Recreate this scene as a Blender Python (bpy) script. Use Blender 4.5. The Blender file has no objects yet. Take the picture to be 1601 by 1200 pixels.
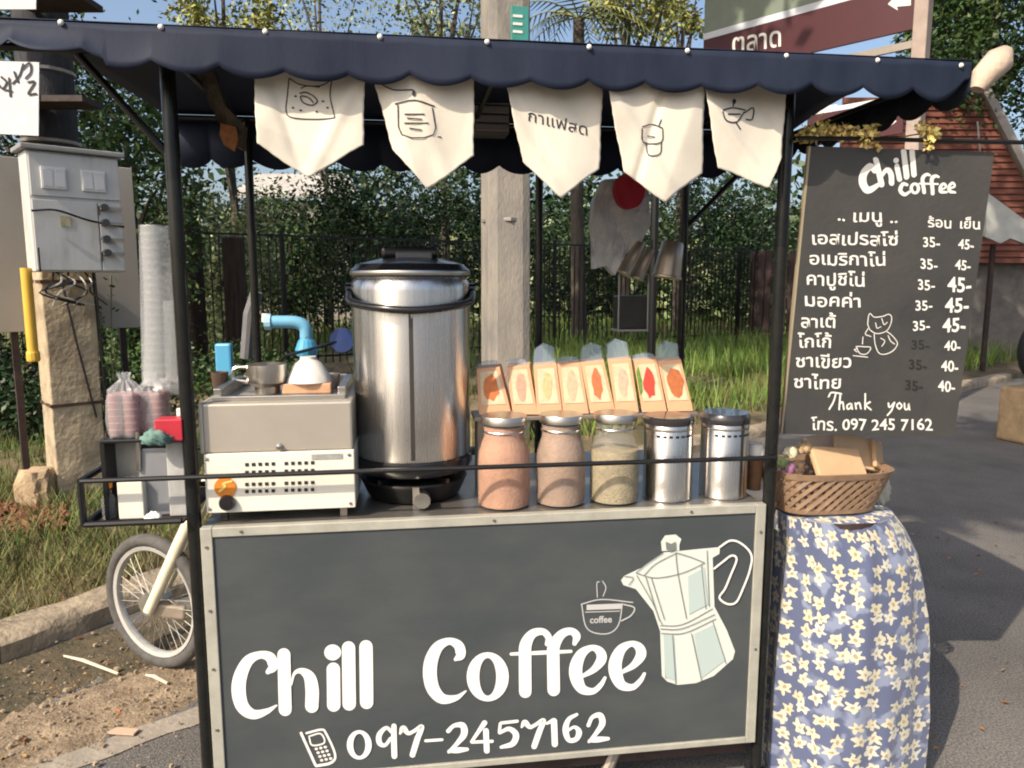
import bpy, bmesh, math, random
import numpy as np
from mathutils import Vector, Matrix
R = math.radians
AROT = .25
sc = bpy.context.scene
COL = sc.collection

# ---------------------------------------------------------------- camera, world, sun, exposure
F, TH, H = 1170.0, R(7.8), 1.5
cam = bpy.data.cameras.new('camera'); camo = bpy.data.objects.new('camera', cam); COL.objects.link(camo)
camo.location = (0, 0, H); camo.rotation_euler = (R(90) - TH, 0, 0)
cam.sensor_width = 36; cam.lens = F / 1601 * 36; cam.clip_start = .05; cam.clip_end = 900
sc.camera = camo
SUN_AZ, SUN_EL = R(42), R(42)            # the light travels towards (sin az, cos az), downwards
w = bpy.data.worlds.new('World'); sc.world = w; w.use_nodes = True
wn = w.node_tree.nodes; bgn = wn['Background']
sky = wn.new('ShaderNodeTexSky'); sky.sky_type = 'NISHITA'; sky.sun_disc = False
sky.sun_elevation = SUN_EL; sky.sun_rotation = SUN_AZ + math.pi; sky.dust_density = 4.5; sky.air_density = 1.0
w.node_tree.links.new(sky.outputs[0], bgn.inputs[0]); bgn.inputs[1].default_value = 0.15
sun = bpy.data.lights.new('sun', 'SUN'); sun.energy = 3.8; sun.angle = R(.55); sun.color = (1, .87, .7)
suno = bpy.data.objects.new('sun', sun); COL.objects.link(suno)
sd = Vector((math.sin(SUN_AZ) * math.cos(SUN_EL), math.cos(SUN_AZ) * math.cos(SUN_EL), -math.sin(SUN_EL)))
suno.rotation_euler = sd.to_track_quat('-Z', 'Y').to_euler(); suno.location = (-6, -6, 9)
sc.view_settings.view_transform = 'Standard'; sc.view_settings.look = 'None'
sc.view_settings.exposure = 0.5; sc.view_settings.gamma = 1; sc.view_settings.use_curve_mapping = False
sc.cycles.max_bounces = 8; sc.cycles.transparent_max_bounces = 12; sc.cycles.caustics_refractive = False
sc.cycles.caustics_reflective = False
sc.cycles.filter_width = 2.0

# ---------------------------------------------------------------- measuring helpers
def ray(px, py):
    u = (px - 800.5) / F; v = (600 - py) / F
    return Vector((u, math.cos(TH) + v * math.sin(TH), -math.sin(TH) + v * math.cos(TH)))
def atz(px, py, z=0.0):
    r = ray(px, py); return Vector((0, 0, H)) + r * ((z - H) / r.z)
def aty(px, py, y):
    r = ray(px, py); return Vector((0, 0, H)) + r * (y / r.y)
L0 = atz(313, 825, .88); R0 = atz(1197, 787, .88)
U = (R0 - L0); BW = U.length; U.normalize(); A = math.atan2(U.y, U.x); N = Vector((-U.y, U.x, 0))
O = Vector((L0.x, L0.y, 0))              # the cart's corner on the ground
CM = Matrix.Translation(O) @ Matrix.Rotation(A, 4, 'Z')
def cl(px, py, off=0.0):                 # a point of the cart's vertical plane, in the cart's own frame
    r = ray(px, py); t = (O.dot(N) + off) / r.dot(N)
    p = Vector((0, 0, H)) + r * t; q = p - O
    return Vector((q.dot(U), off, p.z))
def CW(s, o, z): return CM @ Vector((s, o, z))

# ---------------------------------------------------------------- materials
MATS = {}
def mat(name, col, rough=.6, metal=0, noise=0, nscale=8, col2=None, bump=0, bscale=60, trans=0, ior=1.45, alpha=1,
        spec=.5, stretch=(1, 1, 1), sheen=0, coat=0, island=0, contrast=(.35, .65), aniso=0):
    if name in MATS: return MATS[name]
    m = bpy.data.materials.new(name); m.use_nodes = True; nt = m.node_tree; ns = nt.nodes; ln = nt.links
    b = ns['Principled BSDF']
    c = (*col, 1)
    b.inputs['Base Color'].default_value = c; b.inputs['Roughness'].default_value = rough
    b.inputs['Metallic'].default_value = metal; b.inputs['Specular IOR Level'].default_value = spec
    b.inputs['Transmission Weight'].default_value = trans; b.inputs['IOR'].default_value = ior
    b.inputs['Alpha'].default_value = alpha; b.inputs['Sheen Weight'].default_value = sheen
    b.inputs['Coat Weight'].default_value = coat; b.inputs['Anisotropic'].default_value = aniso
    tc = ns.new('ShaderNodeTexCoord'); mp = ns.new('ShaderNodeMapping'); mp.inputs['Scale'].default_value = stretch
    ln.new(tc.outputs['Object'], mp.inputs['Vector'])
    src = None
    if noise or col2:
        n = ns.new('ShaderNodeTexNoise'); n.inputs['Scale'].default_value = nscale; n.inputs['Detail'].default_value = 7
        n.inputs['Roughness'].default_value = .62
        ln.new(mp.outputs[0], n.inputs['Vector'])
        rp = ns.new('ShaderNodeMapRange'); rp.inputs[1].default_value = contrast[0]; rp.inputs[2].default_value = contrast[1]
        ln.new(n.outputs['Fac'], rp.inputs[0])
        mx = ns.new('ShaderNodeMix'); mx.data_type = 'RGBA'
        c2 = col2 if col2 else tuple(max(0, x * (1 - noise)) for x in col)
        mx.inputs[6].default_value = c; mx.inputs[7].default_value = (*c2, 1)
        ln.new(rp.outputs[0], mx.inputs[0]); src = mx.outputs[2]
        rr = ns.new('ShaderNodeMapRange'); rr.inputs[3].default_value = max(0.02, rough - .08); rr.inputs[4].default_value = min(1, rough + .1)
        ln.new(n.outputs['Fac'], rr.inputs[0]); ln.new(rr.outputs[0], b.inputs['Roughness'])
    if island:
        g = ns.new('ShaderNodeNewGeometry'); hs = ns.new('ShaderNodeHueSaturation')
        mr = ns.new('ShaderNodeMapRange'); mr.inputs[3].default_value = 1 - island; mr.inputs[4].default_value = 1 + island * 1.3
        ln.new(g.outputs['Random Per Island'], mr.inputs[0]); ln.new(mr.outputs[0], hs.inputs['Value'])
        mh = ns.new('ShaderNodeMapRange'); mh.inputs[3].default_value = .47; mh.inputs[4].default_value = .53
        mu = ns.new('ShaderNodeMath'); mu.operation = 'MULTIPLY'; mu.inputs[1].default_value = 7.31
        fr = ns.new('ShaderNodeMath'); fr.operation = 'FRACT'
        ln.new(g.outputs['Random Per Island'], mu.inputs[0]); ln.new(mu.outputs[0], fr.inputs[0]); ln.new(fr.outputs[0], mh.inputs[0])
        ln.new(mh.outputs[0], hs.inputs['Hue'])
        if src: ln.new(src, hs.inputs['Color'])
        else: hs.inputs['Color'].default_value = c
        src = hs.outputs[0]
    if src: ln.new(src, b.inputs['Base Color'])
    if bump:
        n2 = ns.new('ShaderNodeTexNoise'); n2.inputs['Scale'].default_value = bscale; n2.inputs['Detail'].default_value = 6
        ln.new(mp.outputs[0], n2.inputs['Vector'])
        bp = ns.new('ShaderNodeBump'); bp.inputs['Strength'].default_value = bump; bp.inputs['Distance'].default_value = .01
        ln.new(n2.outputs['Fac'], bp.inputs['Height']); ln.new(bp.outputs[0], b.inputs['Normal'])
    MATS[name] = m; return m

navy = mat('navy_canvas', (.012, .018, .037), .65, col2=(.02, .027, .05), noise=.3, nscale=4, bump=.06, bscale=60, stretch=(3, 1, 1), spec=.25)
blackm = mat('black_painted_steel', (.012, .012, .013), .35, noise=.4, nscale=20)
cream = mat('cream_cotton', (.7, .65, .55), .9, noise=.14, nscale=6, bump=.06, bscale=150, sheen=.2)
ink = mat('dark_ink', (.035, .035, .045), .8)
chalk = mat('chalkboard', (.050, .060, .065), .5, col2=(.078, .085, .085), nscale=2.6, stretch=(1, 1, 2.2), contrast=(.36, .74), bump=.08, bscale=90, noise=.2)
menuB = mat('menu_black', (.038, .039, .04), .6, col2=(.06, .058, .053), nscale=3, bump=.15, bscale=60, stretch=(1, 1, 1), noise=.2)
white = mat('white_paint', (.8, .79, .74), .6, noise=.08, nscale=40)
alu = mat('aluminium_trim', (.5, .49, .42), .42, noise=.22, nscale=14, metal=.25)
steel = mat('brushed_steel', (.78, .75, .71), .27, 1, noise=.12, nscale=6, stretch=(30, 30, .6), aniso=.85)
steel.node_tree.nodes['Principled BSDF'].inputs['Anisotropic Rotation'].default_value = AROT
steelp = mat('plain_steel', (.58, .55, .5), .3, 1, noise=.2, nscale=12)
steelb = mat('dull_steel_sheet', (.36, .32, .28), .45, .55, noise=.15, nscale=7)
blackp = mat('black_plastic', (.012, .012, .014), .25, coat=.3)
machw = mat('cream_enamel', (.78, .75, .65), .35, noise=.06, nscale=9)
glass = mat('clear_glass', (.85, .87, .85), .05, alpha=.11, spec=1)
film = mat('clear_film', (.85, .88, .92), .15, trans=.0, alpha=.2, spec=.9)
cupm = mat('clear_cup_plastic', (.5, .5, .48), .16, alpha=.3, spec=1)
conc = mat('old_concrete', (.5, .41, .28), .9, col2=(.3, .24, .165), nscale=9, bump=.7, bscale=35, noise=.3)
pconc = mat('grey_concrete', (.31, .28, .24), .85, col2=(.15, .15, .15), nscale=2.6, bump=.6, bscale=30, stretch=(1.6, 1.6, .7), contrast=(.4, .75), noise=.3)
darkpole = mat('dark_pole', (.05, .052, .06), .85, noise=.5, nscale=7, bump=.5, bscale=40, stretch=(3, 3, .7))
greym = mat('grey_sheet_steel', (.36, .36, .35), .5, noise=.2, nscale=3, bump=.05)
boxm = mat('grey_enamel_box', (.54, .54, .52), .42, col2=(.38, .37, .34), nscale=5, bump=.08, stretch=(2, 2, .5), contrast=(.5, .8))
paper = mat('white_paper', (.62, .63, .65), .8, noise=.12, nscale=9)
kraft = mat('kraft_paper', (.56, .37, .21), .8, noise=.15, nscale=9, bump=.25, bscale=40)
rust = mat('brown_steel', (.05, .032, .03), .7, noise=.4, nscale=12)
rubber = mat('tyre_rubber', (.1, .095, .09), .85, noise=.3, nscale=30, bump=.3, bscale=90)
chrome = mat('bright_metal', (.8, .79, .75), .16, 1)
bluep = mat('blue_pvc', (.16, .42, .62), .4, noise=.1, nscale=12)
orange = mat('orange_sticker', (.8, .27, .03), .5, noise=.3, nscale=30)
maroon = mat('maroon_sign', (.075, .02, .026), .45, noise=.15, nscale=4)
redp = mat('red_plastic', (.5, .03, .05), .4, noise=.2, nscale=20)
woodd = mat('dark_fence_wood', (.05, .03, .03), .8, noise=.45, nscale=5, stretch=(5, 5, .5), bump=.3)

# ---------------------------------------------------------------- mesh builder
class MB:
    def __init__(s): s.v = []; s.f = []
    def add(s, vs, fs):
        n = len(s.v); s.v += [tuple(v) for v in vs]; s.f += [tuple(i + n for i in f) for f in fs]; return s
    def box(s, c, d, rz=0, rx=0, ry=0):
        M = Matrix.Translation(Vector(c)) @ Matrix.Rotation(rz, 4, 'Z') @ Matrix.Rotation(ry, 4, 'Y') @ Matrix.Rotation(rx, 4, 'X')
        vs = [M @ Vector((x * d[0] / 2, y * d[1] / 2, z * d[2] / 2)) for x in (-1, 1) for y in (-1, 1) for z in (-1, 1)]
        return s.add(vs, [(0, 1, 3, 2), (4, 6, 7, 5), (0, 4, 5, 1), (2, 3, 7, 6), (0, 2, 6, 4), (1, 5, 7, 3)])
    def bb(s, x0, x1, y0, y1, z0, z1): return s.box(((x0 + x1) / 2, (y0 + y1) / 2, (z0 + z1) / 2), (x1 - x0, y1 - y0, z1 - z0))
    def tube(s, pts, r, n=8, closed=False, cap=True):
        pts = [Vector(p) for p in pts]; m = len(pts); rs = r if isinstance(r, (list, tuple)) else [r] * m
        vs = []; up = Vector((0, 0, 1)); prev = None
        for i, p in enumerate(pts):
            a = pts[(i - 1) % m] if (closed or i > 0) else p; b = pts[(i + 1) % m] if (closed or i < m - 1) else p
            t = (b - a).normalized()
            if prev is None:
                e = t.cross(up) if abs(t.z) < .95 else t.cross(Vector((1, 0, 0)))
            else: e = prev - t * prev.dot(t)
            e.normalize(); prev = e; g = t.cross(e)
            for k in range(n):
                q = 2 * math.pi * k / n; vs.append(p + e * math.cos(q) * rs[i] + g * math.sin(q) * rs[i])
        fs = []
        for i in range(m if closed else m - 1):
            j = (i + 1) % m
            for k in range(n): fs.append((i * n + k, i * n + (k + 1) % n, j * n + (k + 1) % n, j * n + k))
        if cap and not closed: fs.append(tuple(range(n))[::-1]); fs.append(tuple((m - 1) * n + k for k in range(n)))
        return s.add(vs, fs)
    def lathe(s, prof, n=32, c=(0, 0, 0), sx=1, sy=1, cap=True):
        vs = []; m = len(prof)
        for r, z in prof:
            for k in range(n):
                q = 2 * math.pi * k / n; vs.append((c[0] + r * math.cos(q) * sx, c[1] + r * math.sin(q) * sy, c[2] + z))
        fs = [(i * n + k, i * n + (k + 1) % n, (i + 1) * n + (k + 1) % n, (i + 1) * n + k) for i in range(m - 1) for k in range(n)]
        if cap:
            if prof[0][0] > 1e-5: fs.append(tuple(range(n))[::-1])
            if prof[-1][0] > 1e-5: fs.append(tuple((m - 1) * n + k for k in range(n)))
        return s.add(vs, fs)
    def prism(s, poly, off):              # poly: points; off: vector to the back
        m = len(poly); off = Vector(off); vs = [Vector(p) for p in poly] + [Vector(p) + off for p in poly]
        fs = [tuple(range(m)), tuple(range(m, 2 * m))[::-1]] + [(i, i + m, (i + 1) % m + m, (i + 1) % m) for i in range(m)]
        return s.add(vs, fs)
    def build(s, name, m, parent=None, smooth=False, bevel=0, uv=None, kind=None, label=None, loc=None):
        me = bpy.data.meshes.new(name); me.from_pydata(s.v, [], s.f); me.update()
        bm = bmesh.new(); bm.from_mesh(me); bmesh.ops.recalc_face_normals(bm, faces=bm.faces); bm.to_mesh(me); bm.free()
        if smooth:
            me.polygons.foreach_set('use_smooth', [True] * len(me.polygons))
            me.set_sharp_from_angle(angle=R(40))
        return link(name, me, m, parent, bevel, kind, label, loc)
def link(name, me, m, parent=None, bevel=0, kind=None, label=None, loc=None):
    o = bpy.data.objects.new(name, me); COL.objects.link(o)
    if m is not None and len(me.materials) == 0: me.materials.append(m)
    if parent: o.parent = parent
    if loc is not None: o.location = loc
    if bevel:
        b = o.modifiers.new('bevel', 'BEVEL'); b.width = bevel; b.segments = 2; b.limit_method = 'ANGLE'
    if kind: o['kind'] = kind
    if label: o['label'] = label
    return o
def thing(name, label, cat, loc=(0, 0, 0), rz=0, group=None):
    o = bpy.data.objects.new(name, None); COL.objects.link(o); o.empty_display_size = .1
    o.location = loc; o.rotation_euler = (0, 0, rz); o['label'] = label; o['category'] = cat
    if group: o['group'] = group
    return o
def tag(o, label, cat, group=None):
    o['label'] = label; o['category'] = cat
    if group: o['group'] = group
    return o
def cthing(name, label, cat, s, o, z, group=None, rz=0): return thing(name, label, cat, CW(s, o, z), A + rz, group)
def dup(root, loc, label, rz=None):
    r = root.copy(); COL.objects.link(r); r.location = loc; r['label'] = label
    if rz is not None: r.rotation_euler = (0, 0, rz)
    for ch in root.children:
        c = ch.copy(); COL.objects.link(c); c.parent = r
        for g in ch.children:
            d = g.copy(); COL.objects.link(d); d.parent = c
    return r
def bez(p, n=14):
    p = [Vector(q) for q in p]
    if len(p) < 3: return p
    out = []; q = [p[0] * 2 - p[1]] + p + [p[-1] * 2 - p[-2]]
    for i in range(1, len(q) - 2):
        for k in range(n):
            t = k / n; a, b, c, d = q[i - 1:i + 3]
            out.append(.5 * ((2 * b) + (c - a) * t + (2 * a - 5 * b + 4 * c - d) * t * t + (3 * b - a - 3 * c + d) * t ** 3))
    out.append(p[-1]); return out

# flat lettering and drawings: strokes given on the board, laid on it as thin paint
class Paint:
    def __init__(s, mapf, eps=.0004): s.m = mapf; s.mb = MB(); s.k = 0; s.eps = eps
    def P(s, x, y): return s.m(x, y, s.k * s.eps)
    def emit(s, name, m, parent):
        if s.mb.v: s.mb.build(name, m, parent)
        s.mb = MB(); return s
    def stroke(s, pts, w=None, n=8, caps=True):
        s.k = (s.k + 1) % 5
        q = [(p[0], p[1], (p[2] if len(p) > 2 else w)) for p in pts]; c = bez(q, n) if len(q) > 2 else [Vector(a) for a in q]
        L = []; Rr = []
        for i, p in enumerate(c):
            a = c[max(0, i - 1)]; b = c[min(len(c) - 1, i + 1)]; t = Vector((b.x - a.x, b.y - a.y)); t = t.normalized() if t.length > 1e-6 else Vector((1, 0))
            h = max(p.z, .4) / 2; L.append((p.x - t.y * h, p.y + t.x * h)); Rr.append((p.x + t.y * h, p.y - t.x * h))
        m = len(c); vs = [s.P(*a) for a in L] + [s.P(*a) for a in Rr]
        s.mb.add(vs, [(i, i + 1, m + i + 1, m + i) for i in range(m - 1)])
        if caps:
            for p in (c[0], c[-1]):
                if p.z > 1.2: s.k = (s.k + 1) % 5; s.disc(p.x, p.y, p.z / 2, keep=True)
        return s
    def disc(s, x, y, rx, ry=None, keep=False, n=18):
        if not keep: s.k = (s.k + 1) % 5
        ry = ry or rx
        s.mb.add([s.P(x + rx * math.cos(6.2832 * k / n), y + ry * math.sin(6.2832 * k / n)) for k in range(n)], [tuple(range(n))])
        return s
    def ring(s, x, y, rx, ry, ix, iy, tilt=0, n=32):
        s.k = (s.k + 1) % 5; o = []; i = []
        for k in range(n):
            q = 6.2832 * k / n; o.append(s.P(x + rx * math.cos(q), y + ry * math.sin(q))); i.append(s.P(x + ix * math.cos(q), y + iy * math.sin(q)))
        s.mb.add(o + i, [(k, (k + 1) % n, n + (k + 1) % n, n + k) for k in range(n)]); return s
    def poly(s, pts): s.k = (s.k + 1) % 5; s.mb.add([s.P(*p) for p in pts], [tuple(range(len(pts)))]); return s
    def text(s, body, x, y, size, slope=0, bold=0, sx=1, shear=0):
        cu = bpy.data.curves.new('t', 'FONT'); cu.body = body; cu.size = 1; cu.offset = bold; cu.resolution_u = 3; cu.shear = shear
        o = bpy.data.objects.new('t', cu); COL.objects.link(o); dg = bpy.context.evaluated_depsgraph_get()
        me = bpy.data.meshes.new_from_object(o.evaluated_get(dg)); s.k = (s.k + 1) % 5
        vs = [s.P(x + v.co.x * size * sx, y - v.co.y * size + slope * v.co.x * size * sx) for v in me.vertices]
        s.mb.add(vs, [tuple(p.vertices) for p in me.polygons])
        bpy.data.objects.remove(o); bpy.data.curves.remove(cu); bpy.data.meshes.remove(me); return s

# ---------------------------------------------------------------- numpy foliage
rng = np.random.default_rng(7)
def leafmesh(name, C, size, m, parent=None, up=.3, aspect=.5, kind=None, loc=None):
    n = len(C); sz = size * rng.uniform(.6, 1.4, n)[:, None]
    d = rng.normal(size=(n, 3)); d[:, 2] = d[:, 2] * .7 - up; d /= np.linalg.norm(d, axis=1)[:, None]
    e = np.cross(d, rng.normal(size=(n, 3))); e /= np.linalg.norm(e, axis=1)[:, None]
    g = np.cross(d, e)
    a = C; b = C + d * sz * .5 + e * sz * aspect * .5 + g * sz * .08; c = C + d * sz; f = C + d * sz * .5 - e * sz * aspect * .5 + g * sz * .08
    V = np.stack([a, b, c, f], 1).reshape(-1, 3)
    return quadmesh(name, V, n, m, parent, kind, loc)
def quadmesh(name, V, n, m, parent=None, kind=None, loc=None):
    me = bpy.data.meshes.new(name); me.vertices.add(len(V)); me.vertices.foreach_set('co', V.astype(np.float32).ravel())
    me.loops.add(4 * n); me.loops.foreach_set('vertex_index', np.arange(4 * n, dtype=np.int32))
    me.polygons.add(n); me.polygons.foreach_set('loop_start', np.arange(0, 4 * n, 4, dtype=np.int32))
    me.update(calc_edges=True); me.validate()
    return link(name, me, m, parent, 0, kind, None, loc)
def crown_points(n, c, r, k=30, tight=.22, hollow=.5):
    q = rng.normal(size=(k, 3)); q /= np.linalg.norm(q, axis=1)[:, None]; q *= rng.uniform(hollow, 1, k)[:, None] ** .7
    q = q * np.array(r); i = rng.integers(0, k, n)
    s = rng.uniform(.6, 1.3, k)[i][:, None]
    return np.array(c) + q[i] + rng.normal(size=(n, 3)) * np.array(r) * tight * s, q + np.array(c)
def blades(name, xy, zf, h, wd, m, kind='stuff', lean=.45):
    n = len(xy); hh = h * rng.uniform(.45, 1.35, n); an = rng.uniform(0, 6.283, n); an2 = rng.uniform(0, 6.283, n)
    z = zf(xy[:, 0], xy[:, 1]) - .01; w2 = wd * rng.uniform(.6, 1.4, n) / 2
    ex, ey = np.cos(an) * w2, np.sin(an) * w2; lx, ly = np.cos(an2) * hh * lean * rng.uniform(.2, 1.3, n), np.sin(an2) * hh * lean * rng.uniform(.2, 1.3, n)
    B1 = np.stack([xy[:, 0] - ex, xy[:, 1] - ey, z], 1); B2 = np.stack([xy[:, 0] + ex, xy[:, 1] + ey, z], 1)
    T1 = np.stack([xy[:, 0] + lx + ex * .2, xy[:, 1] + ly + ey * .2, z + hh], 1); T2 = np.stack([xy[:, 0] + lx - ex * .2, xy[:, 1] + ly - ey * .2, z + hh], 1)
    V = np.stack([B1, B2, T1, T2], 1).reshape(-1, 3)
    return quadmesh(name, V, n, m, None, kind)
leafD = mat('leaf_dark', (.024, .05, .017), .5, island=.55, spec=.4)
leafM = mat('leaf_mid', (.045, .085, .022), .5, island=.5, spec=.4)
leafY = mat('leaf_yellow', (.26, .27, .07), .5, island=.5, spec=.4)
leafP = mat('leaf_pale', (.2, .24, .11), .5, island=.4, spec=.4)
grassG = mat('grass_green', (.09, .14, .03), .6, island=.5)
grassD = mat('grass_dry', (.17, .155, .06), .7, island=.55)
bark = mat('bark', (.12, .1, .08), .9, noise=.5, nscale=10, bump=.6, stretch=(3, 3, .6))
def tree(name, label, base, top, cr, n, lf, trunk_r=.1, leaf=.11, k=34, tight=.2, group=None, hollow=.4, cat='tree', limbs=7):
    t = thing(name, label, cat, base, 0, group)
    P, q = crown_points(n, (0, 0, top), cr, k, tight, hollow)
    P = P[P[:, 2] > .05]
    leafmesh('crown', P, leaf, lf, t, kind=None)
    tb = MB(); x = 0; pts = [(0, 0, -.1), (.03, .02, top * .35), (-.04, .03, top * .7), (0, 0, top + cr[2] * .4)]
    tb.tube(bez(pts, 4), [trunk_r * (1 - .7 * i / 12) for i in range(13)], 8)
    for j in range(min(limbs, len(q))):
        h0 = top * (.45 + .06 * j); p0 = Vector((0, 0, max(.1, h0))); p1 = Vector(q[j]); mid = (p0 + p1) / 2 + Vector((0, 0, .1))
        tb.tube(bez([p0, mid, p1], 3), [trunk_r * .5 * (1 - .8 * i / 6) for i in range(7)], 5)
    tb.build('trunk', bark, t, smooth=True)
    return t

# ================================================================ THE SETTING
def hn(x, y):      # ground relief
    return .02 * np.sin(x * 1.7 + y * .9) + .015 * np.sin(x * 4.1 - y * 3.3) + .008 * np.sin(x * 11 + y * 7) + .006 * np.sin(x * 23 - y * 19)
edge = [(-9, -4.5), (-4.6, .1), (-2.05, 2.8), (-1.72, 3.3), (-.3, 4.95), (7.6, 11.35), (30, 31), (200, 190)]
def edge_x(y):
    ys = [p[1] for p in edge]; xs = [p[0] for p in edge]; return np.interp(y, ys, xs)
def zverge(x, y):
    d = edge_x(y) - x; t = np.clip(d / .5, 0, 1)
    return .07 + .07 * t + hn(x, y) * np.clip(d / .6, .15, 1.3) * 1.4
# road: one sheet to the horizon
road = mat('road_surface', (.19, .178, .165), .9, col2=(.115, .108, .1), nscale=1.6, noise=.3, bump=.7, bscale=190, contrast=(.3, .7))
nt = road.node_tree                     # grit on the asphalt
ns, ln = nt.nodes, nt.links
vo = ns.new('ShaderNodeTexNoise'); vo.inputs['Scale'].default_value = 130; vo.inputs['Detail'].default_value = 5
tcn = [x for x in ns if x.type == 'TEX_COORD'][0]; ln.new(tcn.outputs['Object'], vo.inputs['Vector'])
mr = ns.new('ShaderNodeMapRange'); mr.inputs[1].default_value = .35; mr.inputs[2].default_value = .7; mr.inputs[3].default_value = .5; mr.inputs[4].default_value = 1.45
ln.new(vo.outputs['Fac'], mr.inputs[0])
bs = ns['Principled BSDF']; src = bs.inputs['Base Color'].links[0].from_socket
mm = ns.new('ShaderNodeVectorMath'); mm.operation = 'MULTIPLY'; ln.new(src, mm.inputs[0]); ln.new(mr.outputs[0], mm.inputs[1]); ln.new(mm.outputs[0], bs.inputs['Base Color'])
MB().add([(-300, -300, 0), (400, -300, 0), (400, 600, 0), (-300, 600, 0)], [(0, 1, 2, 3)]).build('road', road, kind='structure')
# verge: a bumpy sheet left of and beyond the road edge
mv = mat('verge_earth', (.2, .15, .09), .95, col2=(.085, .075, .035), nscale=2.2, noise=.4, bump=1, bscale=30, contrast=(.38, .6))
def verge():
    ys = np.concatenate([np.arange(-4, 7, .09), np.arange(7, 20, .35), np.array([24, 30, 45, 80, 180])])
    dd = np.concatenate([np.array([0.0, .02, .05, .1, .16, .24, .33]), np.arange(.42, 4, .12), np.arange(4, 16, .5), np.array([22, 40, 120, 300])])
    V = []; 
    for y in ys:
        for d in dd:
            x = float(edge_x(y)) - d; V.append((x, y, 0.003 if d == 0 else float(zverge(x, y))))
    n, m = len(ys), len(dd)
    Fc = [(i * m + j, (i + 1) * m + j, (i + 1) * m + j + 1, i * m + j + 1) for i in range(n - 1) for j in range(m - 1)]
    b = MB(); b.v = V; b.f = Fc; return b.build('ground', mv, smooth=True, kind='structure')
verge()
# kerb: worn concrete lengths along the road edge
mk = mat('kerb_concrete', (.4, .33, .24), .95, col2=(.22, .18, .13), nscale=7, noise=.3, bump=1, bscale=40)
kb = bpy.data.objects.new('kerb', None); COL.objects.link(kb); kb['kind'] = 'structure'
def kerb_run(p, q, nseg):
    p = Vector(p); q = Vector(q); d = (q - p).normalized(); nrm = Vector((-d.y, d.x)); a = p
    Ls = (q - p).length / nseg
    for i in range(nseg):
        s0 = p + d * Ls * i + d * .004; s1 = p + d * Ls * (i + 1) - d * .004
        j = random.uniform(-.008, .008)
        prof = [(0, -.02), (.0, .07 + j), (.02, .095 + j), (.05, .105 + j), (.15, .11 + j), (.16, .04)]
        vs = []
        nn = 7
        for k in range(nn):
            c = s0.lerp(s1, k / (nn - 1))
            for (o, z) in prof:
                o2 = o - .035 + random.uniform(-.008, .008); vs.append((c.x + nrm.x * o2, c.y + nrm.y * o2, z + random.uniform(-.006, .006)))
        m = len(prof)
        fs = [(k * m + j2, k * m + j2 + 1, (k + 1) * m + j2 + 1, (k + 1) * m + j2) for k in range(nn - 1) for j2 in range(m - 1)]
        fs += [tuple(range(m)), tuple((nn - 1) * m + z for z in range(m))[::-1]]
        MB().add(vs, fs).build('kerb_stone', mk, kb, smooth=True)
random.seed(4)
kerb_run((-4.6, .1), (-2.05, 2.8), 4); kerb_run((-2.05, 2.8), (-1.72, 3.3), 1); kerb_run((-1.72, 3.3), (-.3, 4.95), 3); kerb_run((-.3, 4.95), (7.6, 11.35), 11)
# pale concrete strip set in the road, earth drifted along the kerb
dirx, diry = math.cos(R(41)), math.sin(R(41))
def strip(p, L1, L2, wd, z, m, name):
    a = Vector((p[0] - dirx * L1, p[1] - diry * L1)); b = Vector((p[0] + dirx * L2, p[1] + diry * L2)); nx, ny = -diry, dirx; vs = []; n = 60
    for i in range(n + 1):
        c = a.lerp(b, i / n)
        for sgn in (0, 1):
            j = random.uniform(-.012, .012); vs.append((c.x + nx * (wd * sgn + j), c.y + ny * (wd * sgn + j), z))
    return MB().add(vs, [(2 * i, 2 * i + 2, 2 * i + 3, 2 * i + 1) for i in range(n)]).build(name, m, kind='structure')
strip((-1.4, 2.1), 3.5, 1.5, .1, .004, mat('strip_concrete', (.33, .29, .24), .85, noise=.25, nscale=12, bump=.4), 'road_strip')
def drift(p, L1, L2, wd, h, m, name, fr, ph):
    # loose earth lying on the road: a low heap with ragged edges
    n, k = int((L1 + L2) / .025), 26; vs = []; nx, ny = -diry, dirx
    for i in range(n + 1):
        t = -L1 + (L1 + L2) * i / n; w0 = wd * (.75 + .3 * math.sin(t * 1.7 + ph) + .16 * math.sin(t * 5.3 + ph * 2) + .08 * math.sin(t * 17 + ph)); c0 = .07 * math.sin(t * 1.1 + ph)
        for j in range(k + 1):
            v = j / k * 2 - 1; o = c0 + v * w0; x = p[0] + dirx * t + nx * o; y = p[1] + diry * t + ny * o
            z = h * (1 - v * v) * (.75 + .35 * math.sin(x * 19 + y * 7) * math.sin(y * 23)) + .004 * math.sin(x * 61 + y * 47) * math.sin(y * 83) - .003
            vs.append((x, y, z if 0 < j < k else -.004))
    return MB().add(vs, [(i * (k + 1) + j, (i + 1) * (k + 1) + j, (i + 1) * (k + 1) + j + 1, i * (k + 1) + j + 1) for i in range(n) for j in range(k)]).build(name, m, smooth=True, kind='structure')
gem = mat('gravel_earth', (.32, .245, .165), .95, col2=(.16, .12, .08), nscale=14, noise=.3, bump=1, bscale=75)
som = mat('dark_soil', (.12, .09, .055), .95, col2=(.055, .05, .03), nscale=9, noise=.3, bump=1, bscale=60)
drift((-1.62, 2.27), 3.4, 2.2, .21, .022, gem, 'gravel_drift', 1, 0.4)
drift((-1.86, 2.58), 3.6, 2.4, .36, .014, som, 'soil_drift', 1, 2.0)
drift((-1.05, 1.95), 2.4, 1.2, .09, .012, gem, 'gravel_drift', 1, 3.1)
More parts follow.
